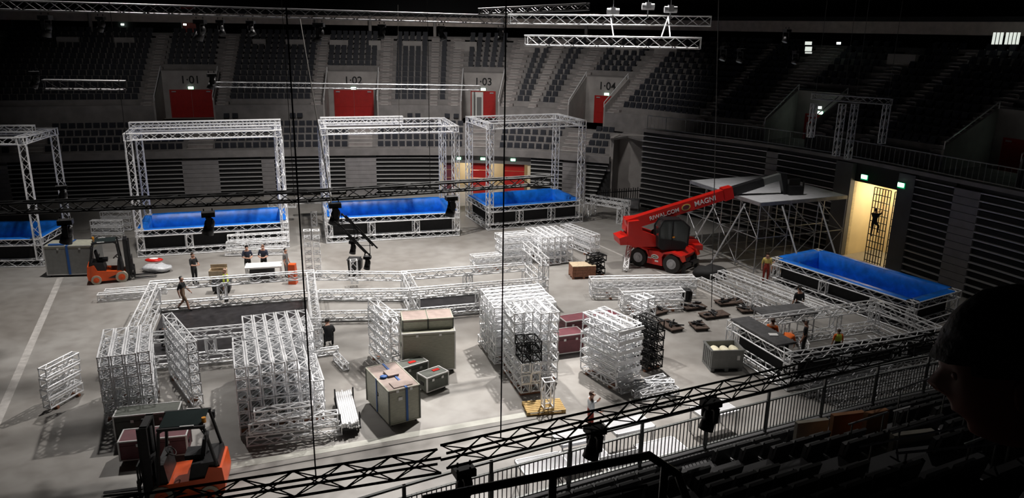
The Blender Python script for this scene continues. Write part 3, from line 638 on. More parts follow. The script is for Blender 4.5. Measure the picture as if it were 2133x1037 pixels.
# gate of truss beside the corner pool and loose pieces
g = top('truss_table', 'low silver truss gate standing beside the corner pool', 'truss frame', P(1215, 452), R(-35))
truss_part(g, (0, 0, 1.3), (3.2, 0, 1.3), TS); truss_part(g, (0, 1.1, 1.3), (3.2, 1.1, 1.3), TS)
for x, y in ((.2, 0), (3, 0), (.2, 1.1), (3, 1.1)): truss_part(g, (x, y, 0), (x, y, 1.08), TS, name='truss_leg')
for k in range(3):
    a = P(470, 533) + Vector((.1 * k, 0, .25 + .43 * k)); b = a + Vector((3.4, .5 + .25 * k, .0)); truss(a, b, 'silver truss in the heap behind the work table', 'truss heap behind the work table', S4)
for k in range(2):
    a = P(205, 628) + Vector((.05 * k, .6 * k, .22)); truss(a, a + E1 * 2.9, 'silver truss lying flat beside the unfinished pool base', 'flat trusses beside the base', S4)
for i in range(2):
    for k in range(6):
        a = P(645 + i * 18, 577) + Vector((0, 0, .25 + k * .44)); truss(a, a + Vector((-.12, .45, 0)), 'short truss cube in the tower behind the unfinished pool base', 'tower of truss cubes', .4, name='truss_cube')
for k, (u, v) in enumerate(((560, 462), (620, 452))):
    a = P(u, v) + Vector((0, 0, 1.2)); truss(a, a + Vector((1.9, .4, 0)), 'silver truss bridging between the two middle pools', 'bridging trusses', TS)
for k, (u, v) in enumerate(((545, 478), (655, 470))):
    a = P(u, v); truss(a, a + Vector((0, 0, .98)), 'short upright truss leg under the bridging truss', 'bridge legs', TS)
for k, (u, v, n) in enumerate(((195, 500, 3), (215, 480, 3))):
    for i in range(n):
        a = P(u, v) + Vector((0, 0, .25 + i * .44)); truss(a, a + Vector((1.9, .1, 0)), 'silver truss in the heap behind the grey wrapped crate', 'heap behind the wrapped crate', S4)
a = P(1140, 855) ; tw = truss(a + Vector((0, 0, .17)), a + Vector((0, 0, 1.25)), 'short upright truss standing on the yellow pallet', None, .42)
a = P(1590, 655) ; truss(a + Vector((-.4, .6, 0)), a + Vector((-.4, .6, .9)), 'short upright truss cube on the floor among the dollies', None, .4)
truss(P(735, 603) + Vector((0, .5, .2)), P(735, 603) + Vector((0, .5, 1.5)), 'pale short truss standing upright beside the black bin', None, .4)
for k, (u0, v0, u1, v1) in enumerate(((1290, 812, 1385, 786), (1318, 820, 1400, 795), (1320, 800, 1405, 800), (1335, 826, 1412, 812))):
    a, b = P(u0, v0, .2 + .05 * k), P(u1, v1, .45); truss(a, b, 'dull truss piece in the tangled heap beside the near lighting truss', 'tangled heap of truss pieces', .3, m='alu_dull')
for k, (u0, v0, u1, v1) in enumerate(((700, 742, 722, 765), (655, 735, 705, 728))):
    a, b = P(u0, v0, .16), P(u1, v1, .16); truss(a, b, 'small ladder truss lying flat beside the crouching person', 'ladders beside the crouching person', .3)
truss(P(1303, 560, .2), P(1318, 470, 2.0), 'thin twisted truss leaning up behind the red telehandler', None, .3)
# ------------------------------------------------------------------ flight cases, crates, bins, pallets
def case(loc, rz, W, D, H, body, topm, label, group=None, castors=True, name='flight_case', latches=True, lidz=.75):
    t = top(name, label, 'case', (loc[0], loc[1], loc[2] if len(loc) > 2 else 0), rz, group); z0 = .13 if castors else 0.
    zl = z0 + (H - z0) * lidz
    part('body', body, t, lambda m: m.bx(0, W, 0, D, z0, zl - .006)); part('lid', topm, t, lambda m: m.bx(0, W, 0, D, zl + .006, H))
    for x in (0, W):
        for y in (0, D): part('corner_edge', 'edge' if topm != 'case_top' else 'case_green', t, lambda m: m.bx(x - .025, x + .025, y - .025, y + .025, z0, H + .005))
    for y in (0, D): part('lid_edge', 'edge' if topm != 'case_top' else 'case_grey', t, lambda m: (m.bx(0, W, y - .02, y + .02, H - .03, H + .012), m.bx(0, W, y - .015, y + .015, z0 - .01, z0 + .03)))
    for x in (0, W): part('lid_edge', 'edge' if topm != 'case_top' else 'case_grey', t, lambda m: m.bx(x - .02, x + .02, 0, D, H - .03, H + .012))
    if latches:
        for q in (.28, .72): part('latch', 'edge', t, lambda m: m.box((W * q, -.012, zl), (.1, .02, .1)))
        for x in (-.012, W + .012): part('handle', 'black_metal', t, lambda m: m.box((x, D / 2, z0 + (zl - z0) * .6), (.02, .2, .12)))
    if castors:
        for x in (.12, W - .12):
            for y in (.12, D - .12): part('castor', 'rubber', t, lambda m: (m.tube((x - .025, y, .06), (x + .025, y, .06), .06, 10), m.box((x, y, .11), (.07, .07, .04))))
    return t
c1 = P(840, 782); z_ = R(12)
case(c1, z_, 2.1, 1.45, 1.78, 'case_grey', 'case_grey', 'largest olive grey flight case with flat boxes on top', lidz=.93)
dx = Vector((math.cos(z_), math.sin(z_), 0)); dy = Vector((-dx.y, dx.x, 0))
for k in range(2): case(c1 + dx * (.05 + k * 1.02) + dy * .35 + Vector((0, 0, 1.80)), z_, 1.0, 1.05, .42, 'case_grey', 'case_top', 'flat brown-topped box lying on the largest grey case', 'flat boxes on the largest case', castors=False, name='flat_box', latches=False, lidz=.8)
c2 = P(812, 893); c2z = R(31)
c2o = case(c2, c2z, 1.15, 2.2, 1.42, 'case_grey', 'case_top', 'tall grey flight case strapped with blue webbing, near the tube cart', lidz=.95)
part('strap', 'strap_blue', c2o, lambda m: (m.bx(.62, .7, -.03, -.012, .15, 1.44), m.bx(.62, .7, -.03, 2.2, 1.432, 1.444), m.bx(-.012, -.03, 1.1, 1.16, .15, 1.44), m.ball((.25, 1.1, 1.47), (.14, .12, .05))))
part('note', 'case_top', c2o, lambda m: (m.bx(.25, .95, .12, .6, 1.434, 1.45), m.bx(.4, .8, 1.0, 1.5, 1.434, 1.5)))
part('label_sheet', 'paper', c2o, lambda m: m.bx(.35, .5, -.02, -.012, 1.0, 1.12))
c3 = P(890, 824); case(c3, R(42), 1.0, .62, .72, 'case_green', 'case_green', 'small dark green flight case with silver edges on the open floor')
case(P(845, 790) + Vector((.0, -.8, 0)), R(38), 1.15, .6, .85, 'case_green', 'case_green', 'dark green flight case pushed against the largest grey case')
for p, rz_, l in ((c3 + Vector((.25, .75, .735)), 42, 'red paper sheet taped on the small dark green case'), (P(845, 790) + Vector((.3, -.23, .865)), 38, 'red paper sheet taped on the green case by the grey case')):
    o = MB().box((0, 0, 0), (.3, .16, .01)).build('paper_sheet', 'red_paint'); o.location = p; o.rotation_euler = (0, 0, R(rz_)); tag(o, l, 'paper')
for k, (u, v, rz_, l) in enumerate(((1160, 744, 20, 'maroon flight case beside the end-on truss column'), (1178, 712, 24, 'maroon flight case behind the first maroon case'), (1244, 704, 24, 'maroon case half hidden behind the silver truss stack'))):
    case(P(u, v), R(rz_), 1.25, .8, .95, 'maroon', 'maroon', l)
case(P(252, 968), R(14), 2.0, .8, .8, 'maroon', 'maroon', 'maroon flight case standing before the front forklift mast')
case(P(243, 925), R(14), 2.0, .7, 1.0, 'case_green', 'case_green', 'black flight case behind the maroon case near the forklift')
cw = P(100, 578); t = case(cw, R(9), 2.5, 1.3, 1.75, 'plastic_grey', 'case_grey', 'big grey wrapped crate with blue straps beside the rear forklift', lidz=.9)
part('strap', 'strap_blue', t, lambda m: (m.bx(1.1, 1.22, -.03, -.012, .15, 1.77), m.bx(1.1, 1.22, -.03, 1.3, 1.765, 1.775), m.bx(.2, 1.0, .1, .3, 1.765, 1.83)))
def pallet(loc, rz, label, m_='wood', W=1.2, D=.8):
    t = top('pallet', label, 'pallet', (loc[0], loc[1], 0), rz); nm = MB()
    bm_ = MB().bx(0, W, 0, .1, 0, .022).mesh('board', m_)
    for k in range(7): mk('board', bm_, t, Matrix.Translation((0, k * (D - .1) / 6, .122)))
    bs = MB().bx(0, .1, 0, D, 0, .022).mesh('stringer', m_)
    for k in range(3): mk('stringer', bs, t, Matrix.Translation((k * (W - .1) / 2, 0, .1)))
    bb = MB().bx(0, .12, 0, .1, 0, .08).mesh('block', m_)
    for i in range(3):
        for j in range(3): mk('block', bb, t, Matrix.Translation((i * (W - .12) / 2, j * (D - .1) / 2, .022)))
    for j in range(3): mk('bottom_board', bm_, t, Matrix.Translation((0, j * (D - .1) / 2, 0)))
    return t
pallet(P(1098, 867), R(12), 'yellow wooden pallet with a short upright truss on it', W=1.45, D=.9)
pallet(P(1192, 582), R(10), 'wooden pallet under the closed wooden crate', 'wood_red', 1.35, .9)
t = top('wooden_crate', 'closed brown wooden crate with pale lid on a pallet', 'crate', P(1192, 582) + Vector((0, 0, .15)), R(10))
for k in range(3):
    part('plank', 'wood_red', t, lambda m: m.bx(0, 1.35, 0, .03, k * .19, k * .19 + .18)); part('plank', 'wood_red', t, lambda m: m.bx(0, 1.35, .87, .9, k * .19, k * .19 + .18))
    for x in (0, 1.32): part('plank', 'wood_red', t, lambda m: m.bx(x, x + .03, .03, .87, k * .19, k * .19 + .18))
for k in range(4): part('lid_board', 'ply', t, lambda m: m.bx(0, 1.35, k * .225, k * .225 + .22, .57, .6))
for x in (.2, 1.05): part('batten', 'wood_red', t, lambda m: m.bx(x, x + .1, -.02, 0, 0, .57))
# grey plastic pallet box with cream sacks
pb_ = P(1480, 775); pbz = R(6)
t = top('pallet_box', 'grey plastic pallet box holding cream sacks', 'box', pb_, pbz); W, D, H = 1.35, 1.05, .95
for a in ((0, W, 0, .05), (0, W, D - .05, D), (0, .05, .05, D - .05), (W - .05, W, .05, D - .05)): part('side', 'plastic_grey', t, lambda m: m.bx(a[0], a[1], a[2], a[3], .14, H))
part('bottom', 'plastic_grey', t, lambda m: m.bx(0, W, 0, D, .13, .18))
part('rim', 'plastic_grey', t, lambda m: [m.bx(-.02, W + .02, y - .02, y + .03, H - .06, H) for y in (0, D)] + [m.bx(x - .02, x + .03, 0, D, H - .06, H) for x in (0, W)])
for k in range(5): part('rib', 'plastic_grey', t, lambda m: (m.bx(-.025, 0, .1 + k * .2, .14 + k * .2, .15, H - .06)))
for x in (0, W / 2 - .08, W - .16): part('foot', 'plastic_grey', t, lambda m: m.bx(x, x + .16, 0, D, 0, .13))
part('label_sheet', 'paper', t, lambda m: m.bx(1.08, 1.2, -.012, 0, .5, .7))
for k in range(3):
    m = MB(); m.smooth = True; m.ball((0, 0, 0), (.19, .4, .16), 12, 8)
    for i, q in enumerate(m.v): m.v[i] = (q[0], q[1], q[2] + .03 * noise.noise((q[0] * 6, q[1] * 6, k)))
    o = m.build('sack', 'cream'); o.location = pb_ + Vector((math.cos(pbz) * (.27 + .4 * k), math.sin(pbz) * (.27 + .4 * k) + .52, .72)); o.rotation_euler = (0, 0, pbz); tag(o, 'cream cloth sack lying in the grey pallet box', 'sack', 'sacks in the pallet box')
# black bin beside the pale truss, small bin among the trusses
def bin_(loc, label, H=.95, r=.32, W=.0):
    t = top('waste_bin', label, 'bin', loc)
    part('bin_body', 'black_cloth', t, lambda m: m.box((0, 0, H / 2), (r * 1.7, r * 1.7, H), 0, 1.18)); part('bag_rim', 'black_metal', t, lambda m: [m.tube((a, b, H), (c, d, H), .035) for a, b, c, d in ((-r, -r, r, -r), (r, -r, r, r), (r, r, -r, r), (-r, r, -r, -r))]); part('bag_flap', 'black_metal', t, lambda m: m.prism([(r, H), (r + .12, H - .05), (r + .1, H - .55), (r, H - .5)], -.25, .2))
bin_(P(739, 572), 'black waste bin with a bag over its rim behind the pool base'); bin_(P(1426, 626), 'small black bin among the long loose trusses', .6, .2)
# cart of shiny tubes
tz = R(108); t = top('tube_cart', 'low dark cart carrying a bundle of bright tubes', 'cart', P(753, 903), tz)
part('deck', 'black_metal', t, lambda m: (m.bx(0, 2.4, 0, .7, .2, .28), *[m.bx(x, x + .05, y, y + .05, .28, .75) for x in (.15, 2.1) for y in (0, .65)]))
for x in (.2, 2.2):
    for y in (.08, .62): part('castor', 'rubber', t, lambda m: m.tube((x, y - .03, .1), (x, y + .03, .1), .1, 12))
ax = Vector((math.cos(tz), math.sin(tz), 0)); ay = Vector((-ax.y, ax.x, 0)); tm = MB().tube((0, 0, 0), (2.5, 0, 0), .035, 8).mesh('steel_tube', 'alu')
for k in range(24):
    i, j = k % 8, k // 8; o = mk('steel_tube', tm); o.location = P(753, 903) + ay * (.09 + i * .075) + ax * random.uniform(-.12, .05) + Vector((0, 0, .32 + j * .072)); o.rotation_euler = (0, 0, tz); tag(o, 'bright aluminium tube in the bundle on the low cart', 'tube', 'tubes on the cart')
# work table area behind the unfinished base
t = top('work_table', 'white-topped work table with truss parts among the workers', 'table', P(512, 590), R(14))
part('table_top', 'paper', t, lambda m: m.bx(0, 1.9, 0, .9, .78, .86)); part('storage_box', 'black_metal', t, lambda m: m.bx(.2, 1.5, .15, .8, .05, .6))
for x in (.05, 1.8):
    for y in (.05, .8): part('leg', 'alu', t, lambda m: m.bx(x, x + .06, y, y + .06, 0, .78))
o = MB().box((0, 0, .55), (.42, .42, 1.1), 0, .85).build('orange_barrel', 'orange'); o.location = P(611, 590); tag(o, 'tall orange plastic barrier post beside the seated worker', 'barrier')
t = top('cardboard_box', 'open tan cardboard box beside the worker in a yellow vest', 'box', P(437, 595), R(10))
for a in ((0, .85, 0, .03), (0, .85, .57, .6), (0, .03, 0, .6), (.82, .85, 0, .6)): part('side', 'ply', t, lambda m: m.bx(a[0], a[1], a[2], a[3], 0, .8))
part('flap', 'ply', t, lambda m: m.prism([(0, .8), (.85, .8), (.85, 1.0), (0, 1.0)], .6, .62))
t = top('tool_trolley', 'black tool trolley standing behind the truss spacer', 'trolley', P(445, 612), R(12)); part('tub', 'black_metal', t, lambda m: m.box((.4, .25, .38), (.85, .55, .5), 0, 1.12)); [part('castor', 'rubber', t, lambda m: m.tube((x, y - .03, .07), (x, y + .03, .07), .07, 8)) for x in (.12, .68) for y in (.1, .4)]
m = MB(); m.smooth = True; m.ball((0, 0, .22), (.85, .5, .22), 14, 8)
for i, q in enumerate(m.v): m.v[i] = (q[0], q[1], max(.01, q[2] + .12 * noise.noise((q[0] * 3, q[1] * 3, 0))))
o = m.build('plastic_film_heap', 'film'); o.location = P(328, 565); tag(o, 'heap of crumpled clear plastic film beside the rear forklift', 'film')
m = MB(); m.smooth = True; m.ball((0, 0, .06), (.52, .32, .1), 14, 6); o = m.build('red_bag', 'red_paint'); o.location = P(323, 560) + Vector((0, 0, .48)); tag(o, 'red and white bag lying on the plastic film', 'bag'); part('white_patch', 'paper', o, lambda m: m.ball((0, 0, .12), (.32, .2, .05), 10, 5))
# black dollies with timber on the floor
for k, (u, v, rz_, W, l) in enumerate(((1425, 690, 115, 1.3, 0), (1470, 668, 20, 1.4, 1), (1430, 650, 20, 1.2, 1), (1500, 640, 15, 1.5, 1), (1350, 665, 35, 1.4, 2), (1478, 690, 100, .9, 0), (1545, 655, 10, 1.3, 1))):
    t = top('floor_dolly', ['dark dolly standing with brown timber on the floor', 'dark dolly loaded with black clamps on the floor', 'brown plywood board leaning on a dark dolly'][l], 'dolly', P(u, v), R(rz_), 'dark dollies')
    part('board', 'wood_dark', t, lambda m: m.bx(0, W, 0, .7, .12, .17)); 
    for x in (.1, W - .1):
        for y in (.08, .62): part('castor', 'rubber', t, lambda m: m.tube((x, y - .03, .06), (x, y + .03, .06), .06, 8))
    for q in range(5):
        c_ = (random.uniform(.15, W - .15), random.uniform(.1, .6)); a_ = random.uniform(0, 6); l_ = random.uniform(.15, .35)
        part('clamp', 'black_metal', t, lambda m: (m.tube((c_[0] - l_ * math.cos(a_), c_[1] - l_ * math.sin(a_), .21), (c_[0] + l_ * math.cos(a_), c_[1] + l_ * math.sin(a_), .26), .04, 6), m.box((c_[0], c_[1], .22), (.16, .12, .1), a_)))
m = MB(); m.smooth = True
m.ball((0, 0, .3), (1.0, .7, .38), 14, 8)
for i, q in enumerate(m.v): m.v[i] = (q[0], q[1], max(.01, q[2] + .2 * noise.noise((q[0] * 2.5, q[1] * 2.5, 3))))
o = m.build('dark_heap', 'black_cloth'); o.location = P(1478, 577); tag(o, 'unidentified dark heap on the floor below the telehandler cab', 'dark_mass')  # stand-in for an unidentified dark shape at the telehandler front
t = top('mesh_crate', 'grey steel mesh crate on legs near the corner fence', 'crate', P(1297, 438), R(-15))
part('crate_frame', 'steel', t, lambda m: [m.bx(0, 1.2, y, y + .03, z, z + .04) for y in (0, .77) for z in (.2, .8)] + [m.bx(x, x + .04, y, y + .04, 0, .84) for x in (0, 1.16) for y in (0, .76)] + [m.bx(x, x + .03, 0, .8, z, z + .04) for x in (0, 1.17) for z in (.2, .8)])
part('crate_side', 'steel', t, lambda m: (m.bx(.03, 1.17, .01, .02, .22, .8), m.bx(.03, 1.17, .78, .79, .22, .8), m.bx(.01, .02, .03, .77, .22, .8), m.bx(1.18, 1.19, .03, .77, .22, .8), m.bx(.03, 1.17, .03, .77, .22, .25)))
fe = top('barrier_fence', 'black crowd-control fence before the pale corner wall', 'fence', P(1245, 432), yaw(P(1245, 432), P(1345, 425)))
Lf = (P(1345, 425) - P(1245, 432)).length
bmh = MB().bx(0, .05, 0, .05, 0, 1.35).mesh('picket', 'black_metal')
for k in range(22): mk('picket', bmh, fe, Matrix.Translation((k * Lf / 21, 0, .02 + .05 * (k % 2))))
for z in (.3, 1.1): part('rail', 'black_metal', fe, lambda m: m.bx(0, Lf, .05, .09, z, z + .07))
# ------------------------------------------------------------------ forklifts
def wheel(t, x, y, r, wd, tyre, hub, name='wheel'):
    w_ = MB(); w_.smooth = False; w_.tube((0, -wd / 2, 0), (0, wd / 2, 0), r, 20); o = w_.build(name, tyre, t); o.location = (x, y, r)
    part('hub', hub, o, lambda m: (m.tube((0, -wd / 2 - .012, 0), (0, wd / 2 + .012, 0), r * .58, 14), m.tube((0, -wd / 2 - .03, 0), (0, wd / 2 + .03, 0), r * .22, 8)))
def forklift(loc, rz, label):
    t = top('forklift', label, 'forklift', loc, rz)
    part('counterweight', 'orange', t, lambda m: (m.prism([(-1.1, .28), (-1.13, .5), (-1.08, 1.0), (-.75, 1.05), (-.62, .72), (.55, .62), (.62, .3), (.5, .16), (-.95, .16)], -.56, .56)))
    [part('side_panel', 'black_metal', t, lambda m: m.prism([(-.15, .32), (.45, .52), (.5, .36), (.2, .26)], s * .565 - .01, s * .565 + .01)) for s in (-1, 1)]
    part('dashboard', 'black_metal', t, lambda m: m.prism([(.3, .62), (.38, 1.2), (.55, 1.2), (.62, .6)], -.5, .5))
    part('hood', 'black_metal', t, lambda m: (m.prism([(-1.02, 1.0), (-.98, 1.18), (-.3, 1.12), (-.2, .66), (-.62, .72)], -.5, .5),))
    part('driver_seat', 'cloth_black', t, lambda m: (m.box((-.35, 0, 1.2), (.5, .48, .14)), m.prism([(-.62, 1.2), (-.5, 1.2), (-.6, 1.72), (-.7, 1.7)], -.23, .23)))
    part('steering_wheel', 'rubber', t, lambda m: [m.tube((.28 + .15 * math.cos(i * math.pi / 6) * .8, .16 * math.sin(i * math.pi / 6), 1.32 + .1 * math.cos(i * math.pi / 6)), (.28 + .15 * math.cos((i + 1) * math.pi / 6) * .8, .16 * math.sin((i + 1) * math.pi / 6), 1.32 + .1 * math.cos((i + 1) * math.pi / 6)), .018, 5) for i in range(12)] + [m.tube((.45, 0, 1.15), (.28, 0, 1.32), .025, 6)])
    for s in (-1, 1):
        part('guard_pillar', 'black_metal', t, lambda m: m.path([(-.95, s * .5, 1.05), (-.72, s * .48, 2.15), (-.6, s * .48, 2.22)], .045, 6)); part('guard_pillar', 'black_metal', t, lambda m: m.path([(.55, s * .5, .6), (.42, s * .48, 2.15), (.3, s * .48, 2.22)], .045, 6))
        part('roof_rail', 'black_metal', t, lambda m: m.box((-.15, s * .48, 2.23), (1.2, .09, .07)))
    for k in range(6): part('roof_bar', 'black_metal', t, lambda m: m.box((-.65 + k * .2, 0, 2.23), (.06, .96, .05)))
    part('roof_glass', 'glass', t, lambda m: m.box((-.15, 0, 2.27), (1.1, .9, .012)))
    for s in (-1, 1):
        part('mast_channel', 'black_metal', t, lambda m: (m.bx(.72, .9, s * .36 - .05, s * .36 + .05, .08, 2.28), m.bx(.92, 1.0, s * .28 - .035, s * .28 + .035, .1, 2.2)))
        part('lift_cylinder', 'steel', t, lambda m: m.tube((.78, s * .27, .15), (.78, s * .27, 2.0), .035, 8))
        part('fork_tine', 'black_metal', t, lambda m: m.prism([(1.08, .06), (2.15, .06), (2.2, .08), (1.14, .12), (1.14, .7), (1.08, .7)], s * .28 - .06, s * .28 + .06))
        part('mirror', 'black_metal', t, lambda m: (m.tube((-.62, s * .5, 2.2), (-.75, s * .62, 2.05), .015), m.box((-.78, s * .64, 2.0), (.05, .16, .2))))
    part('mast_crosshead', 'black_metal', t, lambda m: m.bx(.72, .9, -.4, .4, 2.2, 2.28)); part('mast_crossbar', 'black_metal', t, lambda m: m.bx(.74, .86, -.36, .36, 1.1, 1.2)); part('mast_crossbar', 'black_metal', t, lambda m: m.bx(.74, .86, -.36, .36, .15, .3))
    part('carriage', 'black_metal', t, lambda m: (m.bx(1.02, 1.08, -.5, .5, .2, .3), m.bx(1.02, 1.08, -.5, .5, .58, .68), *[m.bx(1.02, 1.06, -.48 + k * .19, -.44 + k * .19, .68, 1.2) for k in range(6)], m.bx(1.02, 1.06, -.5, .5, 1.18, 1.23)))
    part('beacon', 'beacon', t, lambda m: m.tube((-.7, .3, 2.26), (-.7, .3, 2.4), .06, 10))
    [part('light_strip', 'paper', t, lambda m: m.box((-.3, s * .49, 2.28), (.35, .04, .03))) for s in (-1, 1)]
    for x, r in ((.5, .3), (-.72, .25)):
        for s in (-1, 1): wheel(t, x, s * .5, r, .2, 'tyre_pale', 'orange')
    return t
forklift(P(235, 583), R(24), 'orange and black forklift beside the wrapped crate and blue pools')
forklift(Vector((-9.6, 20.0, 0)), R(192), 'orange and black forklift driving up to the maroon case').scale = (1.08, 1.08, 1.08)
# ------------------------------------------------------------------ red telehandler
w1, w2 = P(1334, 554), P(1393, 567); dW = (w2 - w1).normalized(); nW = Vector((-dW.y, dW.x, 0)); Cc = (w1 + w2) / 2 + nW * 1.05
hd = R(10); ch = math.atan2(dW.y, dW.x) - hd
t = top('telehandler', 'red rotating telehandler with raised boom and black cab', 'telehandler', Cc, hd)
RC = Matrix.Rotation(ch, 4, 'Z')
def cpart(name, m_, fn, parent=t): m = MB(); m.M = RC; fn(m); return m.build(name, m_, parent)
cpart('chassis', 'red_paint', lambda m: (m.prism([(-1.5, .75), (-1.6, 1.0), (-1.3, 1.2), (-.2, 1.15), (.2, 1.15), (1.3, 1.2), (1.6, 1.0), (1.5, .75), (.65, .6), (.55, .3), (-.55, .3), (-.65, .6)], -.78, .78)))
for s in (-1, 1):
    for x in (-1.08, 1.08): cpart('mudguard', 'red_paint', lambda m: m.prism([(x - .72, .78), (x - .6, 1.12), (x, 1.26), (x + .6, 1.12), (x + .72, .78), (x + .62, .85), (x + .5, 1.04), (x, 1.16), (x - .5, 1.04), (x - .62, .85)], s * .75, s * 1.16))
    cpart('side_panel', 'red_paint', lambda m: m.prism([(-.5, .3), (.5, .3), (.42, 1.1), (-.42, 1.1)], s * .78, s * 1.1))
    for x in (-1.08, 1.08):
        wm = MB(); wm.M = RC @ Matrix.Translation((x, s * .95, .54)); wm.tube((0, -.19, 0), (0, .19, 0), .54, 24); o = wm.build('wheel', 'rubber', t)
        hm = MB(); hm.M = wm.M; hm.tube((0, -.2, 0), (0, .2, 0), .3, 16); hm.build('hub', 'steel', o); hm = MB(); hm.M = wm.M; hm.tube((0, -.23, 0), (0, .23, 0), .14, 10); hm.build('hub_cap', 'alu_dull', o)
[cpart('stabiliser', 'black_metal', lambda m: (m.box((x, s * .5, .45), (.22, .8, .2)), m.box((x, s * .85, .25), (.2, .14, .45)))) for x in (-1.75, 1.75) for s in (-1, 1)]
lo = cpart('oval_logo', 'white_paint', lambda m: m.prism([(.24 * math.cos(i * .3142), .78 + .13 * math.sin(i * .3142)) for i in range(20)], -1.125, -1.1)); cpart('oval_logo_centre', 'black_metal', lambda m: m.prism([(.18 * math.cos(i * .3142), .78 + .085 * math.sin(i * .3142)) for i in range(20)], -1.135, -1.12), lo); cpart('oval_logo_band', 'cream', lambda m: m.prism([(-.13, .75), (.13, .75), (.13, .81), (-.13, .81)], -1.145, -1.13), lo)
cpart('white_sticker', 'white_paint', lambda m: m.box((-.33, -1.105, .66), (.24, .012, .07))); cpart('white_sticker', 'white_paint', lambda m: m.box((.12, -1.105, .53), (.22, .012, .09)))
# turret, cab, boom in the boom's own heading
zr = PY(1330, 462, 43.6).z; xr = -2.15
pe = PY(1503, 396, 44.9); xe = 3.75; ze = pe.z; sl = math.atan2(ze - zr, xe - xr)
part('turret', 'red_paint', t, lambda m: (m.prism([(-2.6, 1.45), (-2.75, 1.75), (-2.35, 2.05), (-2.5, 2.2), (-2.45, zr + .25), (-1.75, zr + .3), (-1.55, 2.35), (.2, 1.72), (2.0, 1.55), (2.2, 1.3), (1.0, 1.28), (-1.9, 1.32)], -.2, .55), m.prism([(-2.45, 1.5), (-2.5, zr + .2), (-1.85, zr + .25), (-1.6, 2.3), (.0, 1.7), (.6, 1.35), (-1.9, 1.35)], -.62, -.35)))
part('turntable', 'black_metal', t, lambda m: m.tube((0, 0, 1.15), (0, 0, 1.35), .62, 20))
part('counterweight', 'red_paint', t, lambda m: m.prism([(-2.9, 1.5), (-3.0, 1.9), (-2.5, 2.05), (-2.3, 1.5)], -.6, .6))
def boom(name, m_, s0, s1, hw, hh, dz=0.):
    m = MB(); m.M = Matrix.Translation((xr, -.12, zr)) @ Matrix.Rotation(-sl, 4, 'Y'); m.prism([(s0, -hh + dz), (s1, -hh * .92 + dz), (s1, hh * .92 + dz), (s0, hh + dz)], -hw, hw); return m.build(name, m_, t)
BL = math.hypot(xe - xr, ze - zr)
bo = boom('boom_outer', 'red_paint', -.35, BL, .24, .33); boom('boom_collar', 'red_paint', BL - .45, BL + .12, .28, .38)
boom('boom_inner', 'black_metal', BL + .1, BL + 2.1, .2, .26); boom('boom_tip', 'rail_grey', BL + 2.1, BL + 3.3, .16, .2)
part('lift_ram', 'black_metal', t, lambda m: (m.tube((-1.3, -.12, 1.75), (.55, -.12, zr + math.tan(sl) * 2.7 - .3), .11, 10), m.tube((-.6, -.12, 2.1), (.55, -.12, zr + math.tan(sl) * 2.7 - .3), .07, 10)))
TM = Matrix.Translation((xr, -.12 - .245, zr)) @ Matrix.Rotation(-sl, 4, 'Y')
text('RIWAL.COM', .33, TM @ Matrix.Translation((1.95, -.005, -.02)) @ FACE, 'white_paint', t, name='boom_lettering', ext=.006, off=.004)
text('MAGNI', .42, TM @ Matrix.Translation((4.5, -.005, 0)) @ FACE, 'white_paint', t, name='boom_lettering', ext=.006, off=.004)
m = MB(); m.M = TM; m.prism([(3.3 + .28 * math.cos(i * .3142), .19 * math.sin(i * .3142)) for i in range(20)], -.012, 0); lo = m.build('boom_emblem', 'gold', t); m = MB(); m.M = TM; m.prism([(3.3 + .21 * math.cos(i * .3142), .13 * math.sin(i * .3142)) for i in range(20)], -.02, -.01); m.build('emblem_centre', 'maroon', lo)
tip = Vector((xr + math.cos(sl) * (BL + 3.3), -.12, zr + math.sin(sl) * (BL + 3.3)))
part('boom_head', 'black_metal', t, lambda m: (m.prism([(tip.x - .15, tip.z + .2), (tip.x + .25, tip.z + .15), (tip.x + .55, tip.z - 1.05), (tip.x + .25, tip.z - 1.2)], -.3, .06)))
part('fork_carriage', 'black_metal', t, lambda m: (m.box((tip.x + .85, -.12, tip.z - .95), (.9, .9, .75)), m.box((tip.x + .9, -.12, tip.z - .4), (.7, .1, .4)), *[m.box((tip.x + 1.32, -.12 + s * .3, tip.z - .8), (.05, .12, 1.1)) for s in (-1, 1)]))
cx, cy = .75, -.78
part('cab_frame', 'black_metal', t, lambda m: (m.prism([(-.75, 1.4), (-.8, 2.0), (.72, 1.75), (.95, 1.6), (.8, 1.3), (-.6, 1.3)], cy - .42 + 0, cy + .42), *[m.path([(x0, cy + s * .4, 1.5), (x1, cy + s * .4, 2.6), (x2, cy + s * .36, 3.0)], .05, 6) for s in (-1, 1) for x0, x1, x2 in ((-.78, -.82, -.6), (0, 0, 0), (.95, 1.0, .55))], m.prism([(-.62, 2.98), (-.55, 3.08), (.45, 3.08), (.6, 2.98)], cy - .4, cy + .4)))
part('cab_glass', 'glass', t, lambda m: m.prism([(-.76, 1.95), (-.8, 2.6), (-.6, 2.97), (.55, 2.97), (.98, 2.6), (.93, 1.6)], cy - .385, cy + .385))
part('cab_seat', 'cloth_black', t, lambda m: m.box((-.2, cy, 1.95), (.5, .5, .3)))
part('marker_lamp', 'beacon', t, lambda m: m.box((.05, cy - .44, 2.05), (.14, .03, .08)))
part('front_bumper', 'red_paint', t, lambda m: m.box((1.9, .1, 1.2), (.5, 1.5, .3)))
